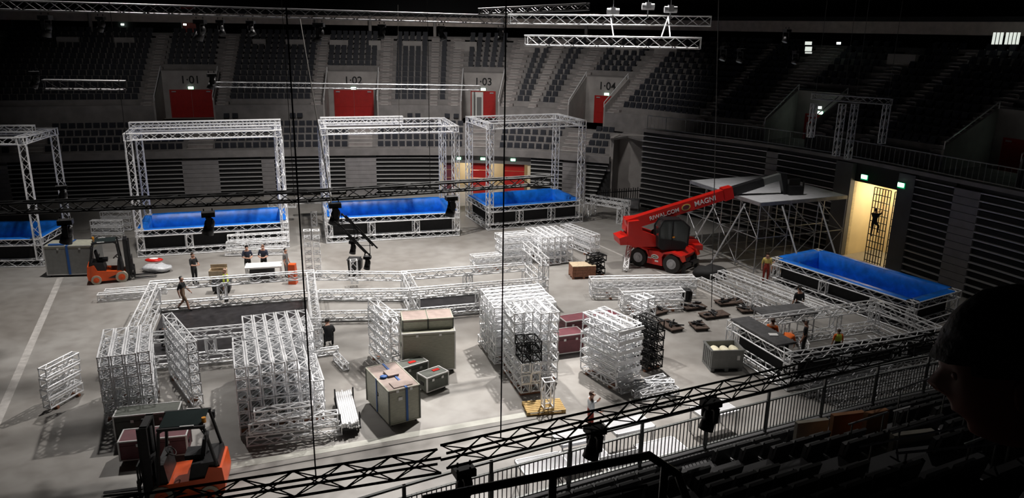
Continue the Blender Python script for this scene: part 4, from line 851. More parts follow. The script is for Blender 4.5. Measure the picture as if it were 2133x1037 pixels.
# ------------------------------------------------------------------ scaffold stage
fc = P(1585, 422, 4.2); lc = P(1420, 377, 4.2); rc = P(1765, 407, 4.2)
sz = math.atan2(rc.y - fc.y, rc.x - fc.x); SW = (rc - fc).length; SD = (lc - fc).length
t = top('scaffold_stage', 'tall steel scaffold stage with a flat grey deck behind the telehandler', 'scaffold', (fc.x, fc.y, 0), sz)
nx, ny = 3, 4
for i in range(nx + 1):
    for j in range(ny + 1): part('standard', 'steel', t, lambda m: m.tube((SW * i / nx, SD * j / ny, 0), (SW * i / nx, SD * j / ny, 4.1), .03, 6))
for z in (.25, 2.1, 4.05):
    for j in range(ny + 1): part('ledger', 'steel', t, lambda m: m.tube((0, SD * j / ny, z), (SW, SD * j / ny, z), .028, 6))
    for i in range(nx + 1): part('ledger', 'steel', t, lambda m: m.tube((SW * i / nx, 0, z), (SW * i / nx, SD, z), .028, 6))
for j in range(ny): part('diagonal_brace', 'steel', t, lambda m: (m.tube((0, SD * j / ny, .25 if j % 2 else 2.1), (0, SD * (j + 1) / ny, 2.1 if j % 2 else 4.05), .025, 6), m.tube((-.05, SD * (j + 1) / ny, .25), (-.05, SD * j / ny, 2.1), .025, 6)))
for i in range(nx): part('diagonal_brace', 'steel', t, lambda m: (m.tube((SW * i / nx, 0, .25), (SW * (i + 1) / nx, 0, 2.1), .025, 6), m.tube((SW * (i + 1) / nx, 0, 2.1), (SW * i / nx, 0, 4.05), .025, 6)))
for i, (a, b) in enumerate((((-2.4, 1.2, 0), (-.1, 1.2, 3.9)), ((-2.4, 3.6, 0), (-.1, 3.6, 3.9)), ((1.5, -2.6, 0), (1.5, -.05, 3.9)), ((4.2, -2.6, 0), (4.2, -.05, 3.9)))): part('raking_shore', 'alu_dull', t, lambda m: m.tube(a, b, .05, 8))
for i in range(3):
    for j in range(4): part('deck_panel', 'deck_grey', t, lambda m: m.bx(SW * i / 3 - .02 + .015, SW * (i + 1) / 3, SD * j / 4 + .015, SD * (j + 1) / 4, 4.1, 4.2))
part('deck_fascia', 'steel', t, lambda m: (m.bx(-.04, SW, -.05, -.01, 4.0, 4.2), m.bx(-.06, -.02, 0, SD, 4.0, 4.2)))
# dim truss portal behind the stage
t = top('truss_portal', 'dim truss portal hanging above the lit right doorway', 'truss frame', (0, 0, 0))
pa_, pb2 = PY(1690, 200, 45), PY(1858, 212, 44)
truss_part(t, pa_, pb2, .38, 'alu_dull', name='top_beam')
for u, y, zb in ((1698, 44.9, 7.6), (1757, 44.5, 6.6), (1783, 45.2, 6.3), (1850, 44.1, 7.4)):
    q = PY(u, 205, y); truss_part(t, (q.x, q.y, zb), (q.x, q.y, q.z - .3), .34, 'alu_dull', name='truss_post'); part('hoist_cable', 'cable', t, lambda m: m.tube((q.x, q.y, q.z), (q.x, q.y, 25.9), .012, 5))
# deck and clutter on the near right base
dx = Vector((math.cos(z6), math.sin(z6), 0)); dy = Vector((-dx.y, dx.x, 0))
o = MB().bx(.05, 1.0, .9, 3.9, 1.52, 1.6).build('stage_deck', 'deck_dark'); o.location = (f6.x, f6.y, 0); o.rotation_euler = (0, 0, z6); tag(o, 'dark grey deck lying on the end of the black-panelled base', 'deck')
o = MB().box((0, 0, 0), (.35, .25, .02)).build('paper_sheet', 'paper'); o.location = Vector((f6.x, f6.y, 0)) + dx * .6 + dy * 1.8 + Vector((0, 0, 1.62)); tag(o, 'white paper sheet on the dark grey deck', 'paper')
t = top('black_table', 'black-topped raised table behind the workers in orange', 'table', P(1600, 662, 1.3) * 1, R(16)); t.location.z = 0
part('table_top', 'deck_dark', t, lambda m: m.bx(0, 2.6, 0, 1.3, 1.25, 1.32)); [part('leg', 'steel', t, lambda m: m.tube((x, y, 0), (x, y, 1.25), .03)) for x in (.1, 2.5) for y in (.1, 1.2)]
for k, (x, y, a_, L_, z) in enumerate(((2.6, 1.6, 10, 1.6, .2), (4.6, 1.2, 35, 1.4, .2), (5.4, 2.4, -20, 1.5, .2), (3.4, 2.9, 60, .9, .2), (6.6, 1.5, 75, 1.3, .2), (4.2, 2.0, -10, 1.0, .6))):
    p = Vector((f6.x, f6.y, z)) + dx * x + dy * y; d = Vector((math.cos(z6 + R(a_)), math.sin(z6 + R(a_)), 0)); truss(p, p + d * L_, 'loose silver truss piece inside the black-panelled base', 'loose pieces in the base', .36)
for k in range(4):
    p = Vector((f6.x, f6.y, .2 + .42 * (k // 3))) + dx * (.4 + .25 * (k % 3)) - dy * (.55 + .5 * (k % 3)); truss(p, p + dx * (6.5 - .8 * k), 'dull long truss lying before the black-panelled base', 'dull trusses before the base', .38, m='alu_dull')
# ------------------------------------------------------------------ lighting rig
def moving_head(p, label, s=1., rz=0., tilt=0., group='moving heads'):
    t = top('moving_head_light', label, 'stage light', p, rz, group)
    part('base', 'black_metal', t, lambda m: (m.box((0, 0, -.1 * s), (.38 * s, .3 * s, .14 * s)), m.tube((-.12 * s, 0, 0), (-.12 * s, 0, .08), .02), m.tube((.12 * s, 0, 0), (.12 * s, 0, .08), .02)))
    part('yoke', 'black_metal', t, lambda m: [m.prism([(-.07 * s, -.17 * s), (.07 * s, -.17 * s), (.06 * s, -.5 * s), (-.06 * s, -.5 * s)], q * .19 * s - .025, q * .19 * s + .025) for q in (-1, 1)] + [m.box((0, 0, -.18 * s), (.16 * s, .42 * s, .04))])
    h_ = MB(); h_.smooth = True; h_.M = Matrix.Translation((0, 0, -.45 * s)) @ Matrix.Rotation(tilt, 4, 'Y')
    h_.ball((0, 0, .05 * s), (.15 * s, .15 * s, .2 * s), 14, 8); h_.tube((0, 0, 0), (0, 0, -.28 * s), .14 * s, 14, .17 * s); h = h_.build('head', 'black_metal', t)
    l_ = MB(); l_.M = h_.M; l_.tube((0, 0, -.27 * s), (0, 0, -.29 * s), .14 * s, 14); l_.build('lens', 'lens', h)
def cable(p, z1=25.9, r=.012, m='cable', label='thin dark hoist cable rising from the lighting truss', group='hoist cables', q=None):
    o = MB().tube(p, q or (p[0], p[1], z1), r, 5).build('hoist_cable', m); tag(o, label, 'cable', group)
NT = ((P(150, 1080, 6.5), P(915, 960, 6.5)), (P(924, 951, 6.55), P(1985, 702, 6.55)))
for k, (a, b) in enumerate(NT): truss(a, b, ['black lighting truss over the front forklift, left of the truss joint', 'long black lighting truss running along the near railing'][k], None, .33, 'black_truss', fine=True, cr=.025, br=.012, name='lighting_truss')
for (u, v), l in zip(((966, 958), (1240, 873), (1482, 818)), ('black moving head hanging at the joint of the near lighting truss', 'black moving head hanging beside the person in white', 'black moving head hanging near the grey pallet box')): moving_head(P(u, v + 12, 6.28), l, .95, R(25), .3)
for u, v in ((658, 990), (1043, 912)): cable(P(u, v, 6.7)); 
BT = ((0 - 160, 440, 7.5), (640, 408, 7.5), (1150, 374, 7.5))
a, b, c = (P(*q) for q in BT)
truss(a, b, 'black lighting truss across the left pools', None, .42, 'black_truss', fine=True, cr=.04, br=.018, name='lighting_truss'); truss(b, c, 'black lighting truss reaching to the red service doors', None, .42, 'black_truss', fine=True, cr=.04, br=.018, name='lighting_truss')
truss(P(708, 455, 7.2), P(774, 522, 5.9), 'short black truss hanging slanted before the middle pool', None, .42, 'black_truss', fine=True, cr=.028, br=.013, name='lighting_truss')
for (u, v), l in zip(((135, 452), (433, 436), (697, 418), (940, 403)), ('black moving head over the grey wrapped crate', 'black moving head before the blue pool behind the forklift', 'black moving head at the top of the slanted black truss', 'black moving head over the right end of the middle pool')): moving_head(P(u, v + 3, 7.28), l, 1.15, R(20), .25)
for u, v in ((735, 500), (765, 532)): moving_head(P(u, v, 6.0 if v < 510 else 5.6), 'small black moving head under the slanted black truss', .7, 0, .2, 'heads on the slanted truss')
for u, v in ((280, 428), (613, 410), (896, 392)): cable(P(u, v, 7.7), r=.011, label='thin dark hoist cable rising from the far lighting truss', group='far hoist cables')
cable(P(690, 420, 7.7), r=.022, m='rope', label='pale slanting rope running up to the roof rig', group='pale ropes', q=PY(625, 40, 30).to_tuple()); cable(P(832, 310, 8), r=.01, m='rope', label='thin pale rope hanging from the roof rig', group='thin pale ropes', q=PY(829, 10, 36).to_tuple())
cable(P(1482, 640, 0.05), r=.02, label='dark chain hanging down to the dollies', group='chains', q=PY(1497, 0, 33).to_tuple())
# upper silver rig
mat('rig_dim', (.16, .16, .165), .5, .3, .3, 2); mat('rig_dark', (.05, .05, .055), .5, .2)  # dim light on the silver rig is put into these darker colours
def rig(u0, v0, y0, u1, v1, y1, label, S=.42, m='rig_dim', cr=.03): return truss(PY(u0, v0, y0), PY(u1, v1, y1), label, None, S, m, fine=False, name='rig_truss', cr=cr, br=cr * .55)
rig(-60, 8, 33, 1075, 42, 37, 'long dim-coloured truss of the upper rig across the far tiers'); rig(1060, 40, 36, 1482, 44, 34, 'bright truss of the upper rig ending at the dark corner', .45, 'alu')
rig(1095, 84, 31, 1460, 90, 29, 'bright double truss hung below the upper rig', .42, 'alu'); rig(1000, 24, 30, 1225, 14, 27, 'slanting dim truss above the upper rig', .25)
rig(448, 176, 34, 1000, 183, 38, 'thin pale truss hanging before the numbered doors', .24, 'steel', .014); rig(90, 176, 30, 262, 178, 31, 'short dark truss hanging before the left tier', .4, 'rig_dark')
for k, u in enumerate((92, 208, 415, 458, 521, 663, 795, 919, 1043)):
    q = PY(u, 20 + u * .028, 34 + u / 400); moving_head((q.x, q.y, q.z - .15), 'dim moving head hanging under the long upper rig truss', 1.25 if u in (92, 415, 663) else .9, 0, random.uniform(-.5, .5), 'heads under the upper rig')
def hoist(u, v, y, label):
    q = PY(u, v, y); t = top('chain_hoist', label, 'hoist', q, 0, 'chain hoists'); part('motor_body', 'alu_dull', t, lambda m: (m.tube((-.25, 0, 0), (.25, 0, 0), .13, 12), m.box((0, 0, .05), (.2, .3, .25)))); part('hook', 'steel', t, lambda m: m.tube((0, 0, -.45), (0, 0, -.1), .03)); part('chain', 'steel', t, lambda m: m.tube((0, 0, .15), (0, 0, 25.8 - q.z), .012, 5))
for u, v, y in ((1277, 24, 33), (1350, 14, 33), (1397, 20, 32)): hoist(u, v, y, 'pale chain hoist above the bright rig truss')
for u0, v0, u1, v1 in ((1272, 35, 1278, 76), (1392, 35, 1378, 76), (1392, 35, 1396, 76)):
    m = MB(); m.tube(PY(u0, v0, 33), PY(u1, v1, 30), .025, 5); tag(m.build('sling', 'alu_dull'), 'sling carrying the bright double truss', 'sling', 'slings')
for u, v, y in ((1660, 105, 40), (1510, 95, 36), (1545, 100, 37), (1640, 60, 40), (70, 147, 30), (440, 152, 32), (127, 385, 26)):
    moving_head(PY(u, v, y), 'dim stage light hanging in the dark beside the rig', .9, R(30), .4, 'dim stage lights')
# lit control-room panes in the dark upper right
t = top('lit_window_band', 'row of lit pale window panes in the dark upper right', 'window')
for k in range(7):
    q = PY(2070 + k * 8 + (k > 2) * 3, 80, 52); part('pane', 'screen_pale', t, lambda m: m.box((q.x, q.y, q.z), (.16, .05, .75)))
t = top('control_screens', 'small bright screens in the dark upper tier', 'screen')
for k, (v, h_) in enumerate(((90, .3), (102, .42), (110, .12))):
    q = PY(1684, v, 60); part('screen', 'screen_pale', t, lambda m: m.box((q.x, q.y, q.z), (.5, .05, h_ * .8)))
q = PY(385, 51, 79)
for u, v, y in ((385, 51, 80), (255, 51, 80), (1707, 224, 55), (1747, 90, 60)):
    q = PY(u, v, y); o = MB().box((0, 0, 0), (.28, .06, .16)).build('emergency_light', 'exit_sign'); o.location = q; tag(o, 'tiny emergency light glowing in the dark tiers', 'lamp', 'emergency lights')
# ------------------------------------------------------------------ near stand
NP = Path([(33, 22.5), (26, 23.2), (19, 22.9), (12.6, 20.9), (6.9, 18.35), (0, 14.9), (-4, 12.6), (-9, 9.2), (-13, 6)])
NRI, NRD, NZ = .5, .85, 3.25
m = MB(); ribbon(m, NP, 0, NP.L, 0, .3, 0, NZ + .12, 1.5); near_wall = struct(m.build('wall_near', 'concrete_dark'))
m = MB()
for i in range(15): ribbon(m, NP, 0, NP.L, .3 + i * NRD, .3 + (i + 1) * NRD + .02, max(0, NZ + (i - 1) * NRI - .3), NZ + i * NRI, 1.5)
struct(m.build('floor_near_tier', 'concrete_dark'))
def near_z(off): return NZ + max(0, math.floor((off - .3) / NRD)) * NRI
# railing: posts, two rails, pickets
t = top('picket_railing', 'long grey picket railing along the near edge of the stand', 'railing'); sA, sB = NP.find(2040, .12, 4.4), NP.find(640, .12, 4.4)
n = int((sB - sA) / 1.9)
for i in range(n + 1):
    s = sA + (sB - sA) * i / n; m = MB(); p, nn, d = NP.at(s); a = p + nn * .12
    m.box((a.x, a.y, NZ + .12 + .6), (.07, .05, 1.2), math.atan2(d.y, d.x)); m.build('post', 'rail_grey', t)
for z, hh in ((1.2, .045), (.92, .035), (.1, .03)):
    m = MB(); ribbon(m, NP, sA, sB, .12 - .03, .12 + .03, NZ + .12 + z - hh, NZ + .12 + z, .8); m.build('rail', 'rail_grey', t)
pk = MB().bx(-.011, .011, -.011, .011, 0, .82).mesh('picket', 'rail_black'); npk = int((sB - sA) / .11)
ss = [sA + (sB - sA) * (i + .5) / npk for i in range(npk)]
ss.sort(key=lambda s: NP.pos(s, 0, 0).length); rest = MB()
for k, s in enumerate(ss):
    q = NP.pos(s, .12, NZ + .22)
    if k < 220: mk('picket', pk, t, Matrix.Translation(q))
    else: rest.box((q.x, q.y, q.z + .41), (.022, .022, .82))
if rest.v: rest.build('pickets', 'rail_black', t, kind='stuff')
PANELS = []
for k, (u0, u1, v, y, m_) in enumerate(((1735, 1800, 885, 15.3, 'ochre'), (1805, 1850, 882, 14.8, 'ochre'), (1860, 1945, 930, 12.6, 'stone_tan'), (1660, 1725, 900, 15.8, 'stone_tan'))):
    a, b = PY(u0, v, y), PY(u1, v - 8, y + .2); PANELS.append((a, b)); m = MB(); L_ = (b - a).length; m.bx(0, L_, 0, .12, -.9, .22); o = m.build('cheek_panel', m_); o.location = a; o.rotation_euler = (0, 0, yaw(a, b)); tag(o, '%s low cheek panel among the near seats' % ('ochre' if m_ == 'ochre' else 'tan'), 'panel', 'near low walls %s' % m_)
# near seats
ORD = 'front second third fourth fifth sixth seventh eighth ninth tenth eleventh twelfth thirteenth fourteenth'.split()
ns = 0
stn = [NP.find(u, 2.5, 5) for u in (1480, 1760)]
for i in range(0, 14):
    s = .6; k = 0
    while s < NP.L - 1:
        p, nn, d = NP.at(s); q = p + nn * (.3 + i * NRD + .74); q.z = NZ + i * NRI; f = (q - Vector((0, 0, HC)))
        s += .56
        if f.dot(fw) < 1.2 or q.xy.length < 2.2: continue
        u, v = pr(q + Vector((0, 0, .9)))
        if not (1120 < u < 2160 and v < 1075): continue
        if any((q.xy - (a.xy + (b.xy - a.xy) * max(0, min(1, (q.xy - a.xy).dot(b.xy - a.xy) / (b.xy - a.xy).length_squared)))).length < .5 for a, b in PANELS): continue
        if any(abs(s - a) < .7 for a in stn) or (u < 1430 and i >= 3): continue
        ns += 1
        if ns <= 178: seat_at(q, math.atan2(-nn.y, -nn.x), sn, 'folded black seat in the %s row behind the near railing' % ORD[i], 'near seats, %s row' % ORD[i])
# heavy black handrail of the near vomitory
z = 7.55; a, b, c = P(880, 1041, z), P(1352, 948, z), P(1412, 988, z - .25)
t = top('heavy_handrail', 'heavy black tubular handrail crossing the near seats', 'handrail')
part('rail', 'rail_black', t, lambda m: m.path([a, b, c, c + Vector((.12, -.5, -.3))], .06, 10)); part('joint', 'rail_black', t, lambda m: (m.ball(b, .062, 10, 6), m.ball(c, .062, 10, 6)))
for q in (P(1152, 990, z), P(1385, 970, z - .1)): part('post', 'rail_black', t, lambda m: m.tube(q, (q.x, q.y, near_z(7) - 2.2), .06, 8))
part('lower_rail', 'rail_black', t, lambda m: m.tube(a - Vector((0, 0, .5)), b - Vector((0, 0, .5)), .025, 8))
# stair handrails and ochre cheek walls among the near seats at the right
for k, (u0, v0, u1, v1, y) in enumerate(((1865, 813, 1990, 768, 15.5), (1862, 856, 1898, 846, 14.5), (1768, 884, 1850, 858, 14.0), (1858, 902, 2030, 850, 12.5), (1790, 930, 2065, 876, 11.5), (1866, 944, 2100, 922, 10), (2010, 925, 2122, 886, 10.5))):
    a, b = PY(u0, v0, y), PY(u1, v1, y - .5); zz = NZ + 1.2
    m = MB(); m.tube(a, b, .022, 6); 
    t = top('stair_handrail', 'pale metal stair handrail among the near seats', 'handrail', (0, 0, 0), 0, 'near stair handrails'); m.build('rail', 'steel', t)
    for q in (a.lerp(b, .1), a.lerp(b, .9)): part('post', 'rail_grey', t, lambda m: m.tube(q, (q.x, q.y, q.z - 1.05), .018, 5))
# stage decks on the floor under the near truss
for k, (u, v, z, rz_, l) in enumerate(((1095, 990, .9, 22, 'grey stage deck beside the railing, lowest of the group'), (1170, 928, .9, 22, 'grey stage deck before the person in white'), (1185, 972, .75, 24, 'grey stage deck between two other decks'), (1285, 905, .9, 24, 'pale frame deck behind the railing'), (1352, 955, .7, 24, 'pale frame deck closest to the railing posts'), (1275, 985, .9, 24, 'dark stage deck seen through the pickets'), (1470, 872, .9, 26, 'bright stage deck below the hanging moving head'))):
    q = P(u, v, z); t = top('stage_deck', l, 'deck', (q.x, q.y, 0), R(rz_)); W, D = (1.5, .9)
    part('deck_board', 'deck_grey' if k not in (5,) else 'deck_dark', t, lambda m: m.bx(.03, W - .03, .03, D - .03, z - .06, z - .01)); part('deck_frame', 'alu', t, lambda m: (m.bx(0, W, 0, .04, z - .1, z), m.bx(0, W, D - .04, D, z - .1, z), m.bx(0, .04, 0, D, z - .1, z), m.bx(W - .04, W, 0, D, z - .1, z)))
    for x in (.04, W - .08):
        for y in (.04, D - .08): part('leg', 'alu_dull', t, lambda m: m.bx(x, x + .04, y, y + .04, 0, z - .1))
# ------------------------------------------------------------------ people
def person(loc, rz, label, shirt='cloth_black', trousers='cloth_black', hair='hair_dark', pose='stand', sleeves=False, shorts=False, vest=None, s=1., z0=0., skin='skin', cap=False):
    J = dict(pel=(0, 0, .95), spi=(0, .0, 1.15), che=(0, -.01, 1.34), nec=(0, 0, 1.5), hea=(0, .02, 1.6), crn=(0, .025, 1.69))
    for sd, q in (('l', 1), ('r', -1)):
        J.update({'sh' + sd: (.19 * q, -.01, 1.42), 'el' + sd: (.25 * q, -.02, 1.13), 'wr' + sd: (.26 * q, .07, .89), 'ha' + sd: (.255 * q, .1, .81), 'hi' + sd: (.1 * q, 0, .9), 'kn' + sd: (.11 * q, .02, .5), 'an' + sd: (.11 * q, -.02, .09), 'to' + sd: (.125 * q, .16, .04)})
    def sh(keys, d):
        for k in keys: J[k] = tuple(a + b for a, b in zip(J[k], d))
    upper = ['spi', 'che', 'nec', 'hea', 'crn', 'shl', 'shr', 'ell', 'elr', 'wrl', 'wrr', 'hal', 'har']
    if pose == 'walk':
        J.update(knl=(.11, .2, .52), anl=(.11, .27, .1), tol=(.12, .44, .08), knr=(-.11, -.02, .5), anr=(-.11, -.33, .14), tor=(-.12, -.2, .04), ell=(.25, -.12, 1.15), wrl=(.25, -.08, .92), hal=(.25, -.06, .84), elr=(-.25, .08, 1.14), wrr=(-.24, .24, .96), har=(-.24, .3, .9))
    if pose == 'arms':          # hands brought together in front
        J.update(ell=(.26, .06, 1.14), wrl=(.12, .28, 1.12), hal=(.03, .33, 1.13), elr=(-.26, .06, 1.14), wrr=(-.12, .28, 1.1), har=(-.03, .34, 1.11))
    if pose in ('crouch', 'bend', 'kneel'):
        if pose == 'bend':
            J.update(spi=(0, .12, 1.06), che=(0, .3, 1.16), nec=(0, .44, 1.22), hea=(0, .53, 1.2), crn=(0, .6, 1.17), shl=(.19, .36, 1.17), shr=(-.19, .36, 1.17), ell=(.23, .44, .9), elr=(-.23, .44, .9), wrl=(.18, .55, .7), wrr=(-.18, .55, .7), hal=(.16, .58, .62), har=(-.16, .58, .62))
        else:
            J.update(pel=(0, 0, .38), spi=(0, .06, .56), che=(0, .16, .74), nec=(0, .25, .87), hea=(0, .33, .93), crn=(0, .38, 1.0), shl=(.19, .18, .8), shr=(-.19, .18, .8), ell=(.26, .3, .58), elr=(-.26, .3, .58), wrl=(.2, .5, .45), wrr=(-.2, .5, .45), hal=(.18, .57, .4), har=(-.18, .57, .4), hil=(.1, .02, .36), hir=(-.1, .02, .36), knl=(.18, .38, .5), knr=(-.18, .38, .48), anl=(.15, .12, .09), anr=(-.15, .1, .09), tol=(.16, .3, .04), tor=(-.16, .28, .04))
    if pose == 'sit':
        sh(upper + ['pel', 'hil', 'hir'], (0, 0, -.43)); J.update(knl=(.13, .42, .52), knr=(-.13, .42, .52), anl=(.13, .4, .09), anr=(-.13, .4, .09), tol=(.13, .58, .04), tor=(-.13, .58, .04), wrl=(.16, .26, .68), hal=(.12, .33, .66), wrr=(-.16, .26, .68), har=(-.12, .33, .66), ell=(.25, .04, .74), elr=(-.25, .04, .74))
    if pose == 'climb':
        J.update(ell=(.24, .2, 1.5), wrl=(.18, .36, 1.72), hal=(.16, .38, 1.8), elr=(-.24, .2, 1.35), wrr=(-.18, .38, 1.4), har=(-.16, .42, 1.46), knl=(.14, .25, .7), anl=(.12, .2, .33), tol=(.12, .36, .3))
    if pose == 'phone':
        J.update(elr=(-.25, .05, 1.15), wrr=(-.16, .26, 1.28), har=(-.12, .3, 1.36), ell=(.25, .02, 1.14), wrl=(.2, .24, 1.05), hal=(.17, .32, 1.06))
    rad = dict(pel=(.155, .11), spi=(.145, .1), che=(.165, .11), nec=(.062, .062), hea=(.085, .1), crn=(.075, .09), sh=(.075, .075), el=(.048, .048), wr=(.034, .034), ha=(.045, .025), hi=(.1, .1), kn=(.066, .066), an=(.046, .046), to=(.045, .035))
    B = [('pel', 'spi', 't'), ('spi', 'che', 's'), ('che', 'nec', 's'), ('nec', 'hea', 'h'), ('hea', 'crn', 'h')]
    for sd in 'lr': B += [('che', 'sh' + sd, 's'), ('sh' + sd, 'el' + sd, 's'), ('el' + sd, 'wr' + sd, 'a'), ('wr' + sd, 'ha' + sd, 'k'), ('pel', 'hi' + sd, 't'), ('hi' + sd, 'kn' + sd, 't'), ('kn' + sd, 'an' + sd, 'c'), ('an' + sd, 'to' + sd, 'f')]
    names = list(J); me = bpy.data.meshes.new('body'); me.from_pydata([J[k] for k in names], [(names.index(a), names.index(b)) for a, b, _ in B], [])
    ob = bpy.data.objects.new('body', me); col.objects.link(ob); sk = ob.modifiers.new('s', 'SKIN'); sub = ob.modifiers.new('u', 'SUBSURF'); sub.levels = 1
    for i, k in enumerate(names):
        r_ = rad[k] if k in rad else rad[k[:2]]; v_ = me.skin_vertices[0].data[i]; v_.radius = r_; v_.use_root = (k == 'pel')
    me2 = bpy.data.meshes.new_from_object(ob.evaluated_get(bpy.context.evaluated_depsgraph_get())); bpy.data.objects.remove(ob)
    me2.materials.clear()
    bm = bmesh.new(); bm.from_mesh(me2)
    mats_ = [shirt, trousers, skin, 'shoe']; idx = dict(s=0, t=1, h=2, k=2, a=0 if sleeves else 2, c=2 if shorts else 1, f=3)
    seg = [(Vector(J[a]), Vector(J[b]), idx[c], a) for a, b, c in B]
    for f in bm.faces:
        c = f.calc_center_median(); best = 9; mi = 0
        for a, b, i_, nm in seg:
            d = b - a; tt = max(0, min(1, (c - a).dot(d) / d.length_squared)); e = (c - a - d * tt).length
            if nm == 'nec': e *= .9
            if e < best: best = e; mi = i_
        f.material_index = mi; f.smooth = True
    bm.to_mesh(me2); bm.free()
    ex = MB(); H_, C_ = Vector(J['hea']), Vector(J['crn']); upv = (C_ - H_).normalized(); fwv = Vector((0, 1, 0)); fwv = (fwv - upv * fwv.dot(upv)).normalized(); sd_ = fwv.cross(upv)
    ctr = H_ + upv * .04
    ex.k = 2; ex.tube(ctr + fwv * .085, ctr + fwv * .125 - upv * .03, .02, 6, .014)
    for q in (-1, 1): ex.ball(ctr + sd_ * q * .088, (.016, .028, .036), 6, 5)
    ex.k = 3
    for q in (-1, 1): ex.ball(ctr + fwv * .098 + sd_ * q * .034 + upv * .02, .011, 6, 4)
    ex.tube(ctr + fwv * .097 - upv * .058 - sd_ * .024, ctr + fwv * .097 - upv * .058 + sd_ * .024, .007, 5)
    ex.k = 2
    for q in 'lr':               # five fingers per hand
        h0 = Vector(J['ha' + q]); d = (h0 - Vector(J['wr' + q])).normalized(); sgn = 1 if q == 'l' else -1
        a_ = Vector((0, 1, 0)) if abs(d.y) < .7 else Vector((1, 0, 0)); a_ = (a_ - d * a_.dot(d)).normalized(); nrm = d.cross(a_)
        for k in range(4):
            b_ = h0 + a_ * (-.03 + .02 * k); L_ = (.06, .072, .07, .055)[k]; kn = b_ + d * L_; ex.tube(b_, kn, .009, 5); ex.tube(kn, kn + d * L_ * .5 + nrm * sgn * -.025, .0085, 5, .007)
        b_ = h0 - d * .04 + a_ * .035; ex.tube(b_, b_ + a_ * .03 + d * .04, .011, 5, .009)
    o0 = len(me2.vertices); bm = bmesh.new(); bm.from_mesh(me2); vs = [bm.verts.new(v_) for v_ in ex.v]
    for f, k in zip(ex.f, ex.m):
        try: g = bm.faces.new([vs[i] for i in f]); g.material_index = k
        except ValueError: pass
    bm.to_mesh(me2); bm.free()
    for q in mats_: me2.materials.append(MATS[q])
    o = mk('person', me2); o.location = (loc[0], loc[1], z0); o.rotation_euler = (0, 0, rz - math.pi / 2); o.scale = (s, s, s); tag(o, label, 'person')
    hm = MB(); hm.smooth = True; hm.ball((0, 0, 0), (.1, .112, .1), 14, 10); hm.v = [v_ for v_ in hm.v]
    M = Matrix((( sd_.x, fwv.x, upv.x, 0), (sd_.y, fwv.y, upv.y, 0), (sd_.z, fwv.z, upv.z, 0), (0, 0, 0, 1)))
    keep = []
    for f in hm.f:
        c = sum((Vector(hm.v[i]) for i in f), Vector()) / len(f)
        if c.z > .05 + .45 * max(0, c.y) or (c.y < -.03 and c.z > -.06): keep.append(f)
    hm.f = keep; hm.m = [0] * len(keep); hm.v = [tuple(M @ Vector(v_) + ctr + upv * .035 - fwv * .008) for v_ in hm.v]
    if hair: mk('hair', hm.mesh('hair', hair), o)
    if cap: part('cap_brim', hair, o, lambda m: m.tube(ctr + upv * .07 + fwv * .06, ctr + upv * .065 + fwv * .17, .075, 8, .06))
    if vest:
        vm = MB(); a, b, c = Vector(J['spi']), Vector(J['che']), Vector(J['nec']); vm.smooth = True; n = 16; ring = []
        d = (c - a).normalized(); e = Vector((1, 0, 0)); g = d.cross(e)
        for q, rx, ry in ((-.12, .185, .145), (.0, .18, .14), (.5, .2, .145), (.82, .17, .125), (1.0, .11, .1)):
            p = a.lerp(c, q); ring.append([p + e * rx * math.cos(i * 2 * math.pi / n) + g * ry * math.sin(i * 2 * math.pi / n) for i in range(n)])
        vm.add([v_ for r_ in ring for v_ in r_], [(j * n + i, j * n + (i + 1) % n, (j + 1) * n + (i + 1) % n, (j + 1) * n + i) for j in range(4) for i in range(n)]); mk('vest', vm.mesh('vest', vest), o)
    return o
person(P(384, 647), R(5), 'person in black t-shirt and grey shorts walking on the dark sheet', 'cloth_black', 'cloth_khaki', pose='walk', shorts=True)
person(P(407, 592), R(-20), 'person all in black standing behind the unfinished pool base, hands together', pose='arms', hair='hair_brown')
person(P(468, 562, 1.7), R(200), 'person in a yellow safety vest beside the cardboard box', 'cloth_grey', 'cloth_black', hair='scalp', vest='cloth_yellow')
person(P(513, 512, 1.74), R(-60), 'person in dark t-shirt leaning over the left end of the work table', 'cloth_navy', 'cloth_black', pose='arms')
person(P(547, 512, 1.7), R(-90), 'person in navy shirt with forearms raised behind the work table', 'cloth_navy', 'cloth_black', hair='scalp', pose='arms')
person(P(594, 525, 1.45), R(-10), 'person in grey vest bending beside the orange barrier post', 'cloth_grey', 'cloth_grey', pose='stand', s=.95)
person(P(686, 724), R(110), 'person in black crouching at the corner of the unfinished pool base', pose='crouch', sleeves=True, s=1.1)
person(P(338, 728), R(60), 'person in black kneeling behind the truss stack on the dark sheet', pose='crouch')
person(P(1228, 912), R(10), 'person in a white long-sleeved shirt holding a phone near the truss', 'cloth_white', 'cloth_red', hair='hair_brown', pose='phone', sleeves=True)
person(P(1667, 598, 1.75), R(100), 'person in black t-shirt standing between the long truss rows', 'cloth_black', 'cloth_black', cap=True)
person(P(1611, 664, 1.75), R(60), 'person in an orange shirt standing behind the dark grey deck', 'cloth_orange', 'cloth_black', hair='hair_brown')
person(P(1681, 666, 1.75), R(150), 'person in black with a grey cap facing the workers in orange', 'cloth_black', 'cloth_black', hair='cloth_grey', cap=True)
person(P(1636, 703, 1.15), R(45), 'person in orange bending low inside the black-panelled base', 'cloth_orange', 'cloth_black', hair=None, pose='bend')
person(P(1748, 690, 1.3), R(90), 'person in an orange and yellow vest working low in the base', 'cloth_orange', 'cloth_black', hair='hair_brown', vest='cloth_yellow', s=.8)
person(P(1600, 527, 1.75), R(-100), 'person in a yellow top beside the dark blue pool', 'gold', 'cloth_red', hair='hair_brown')
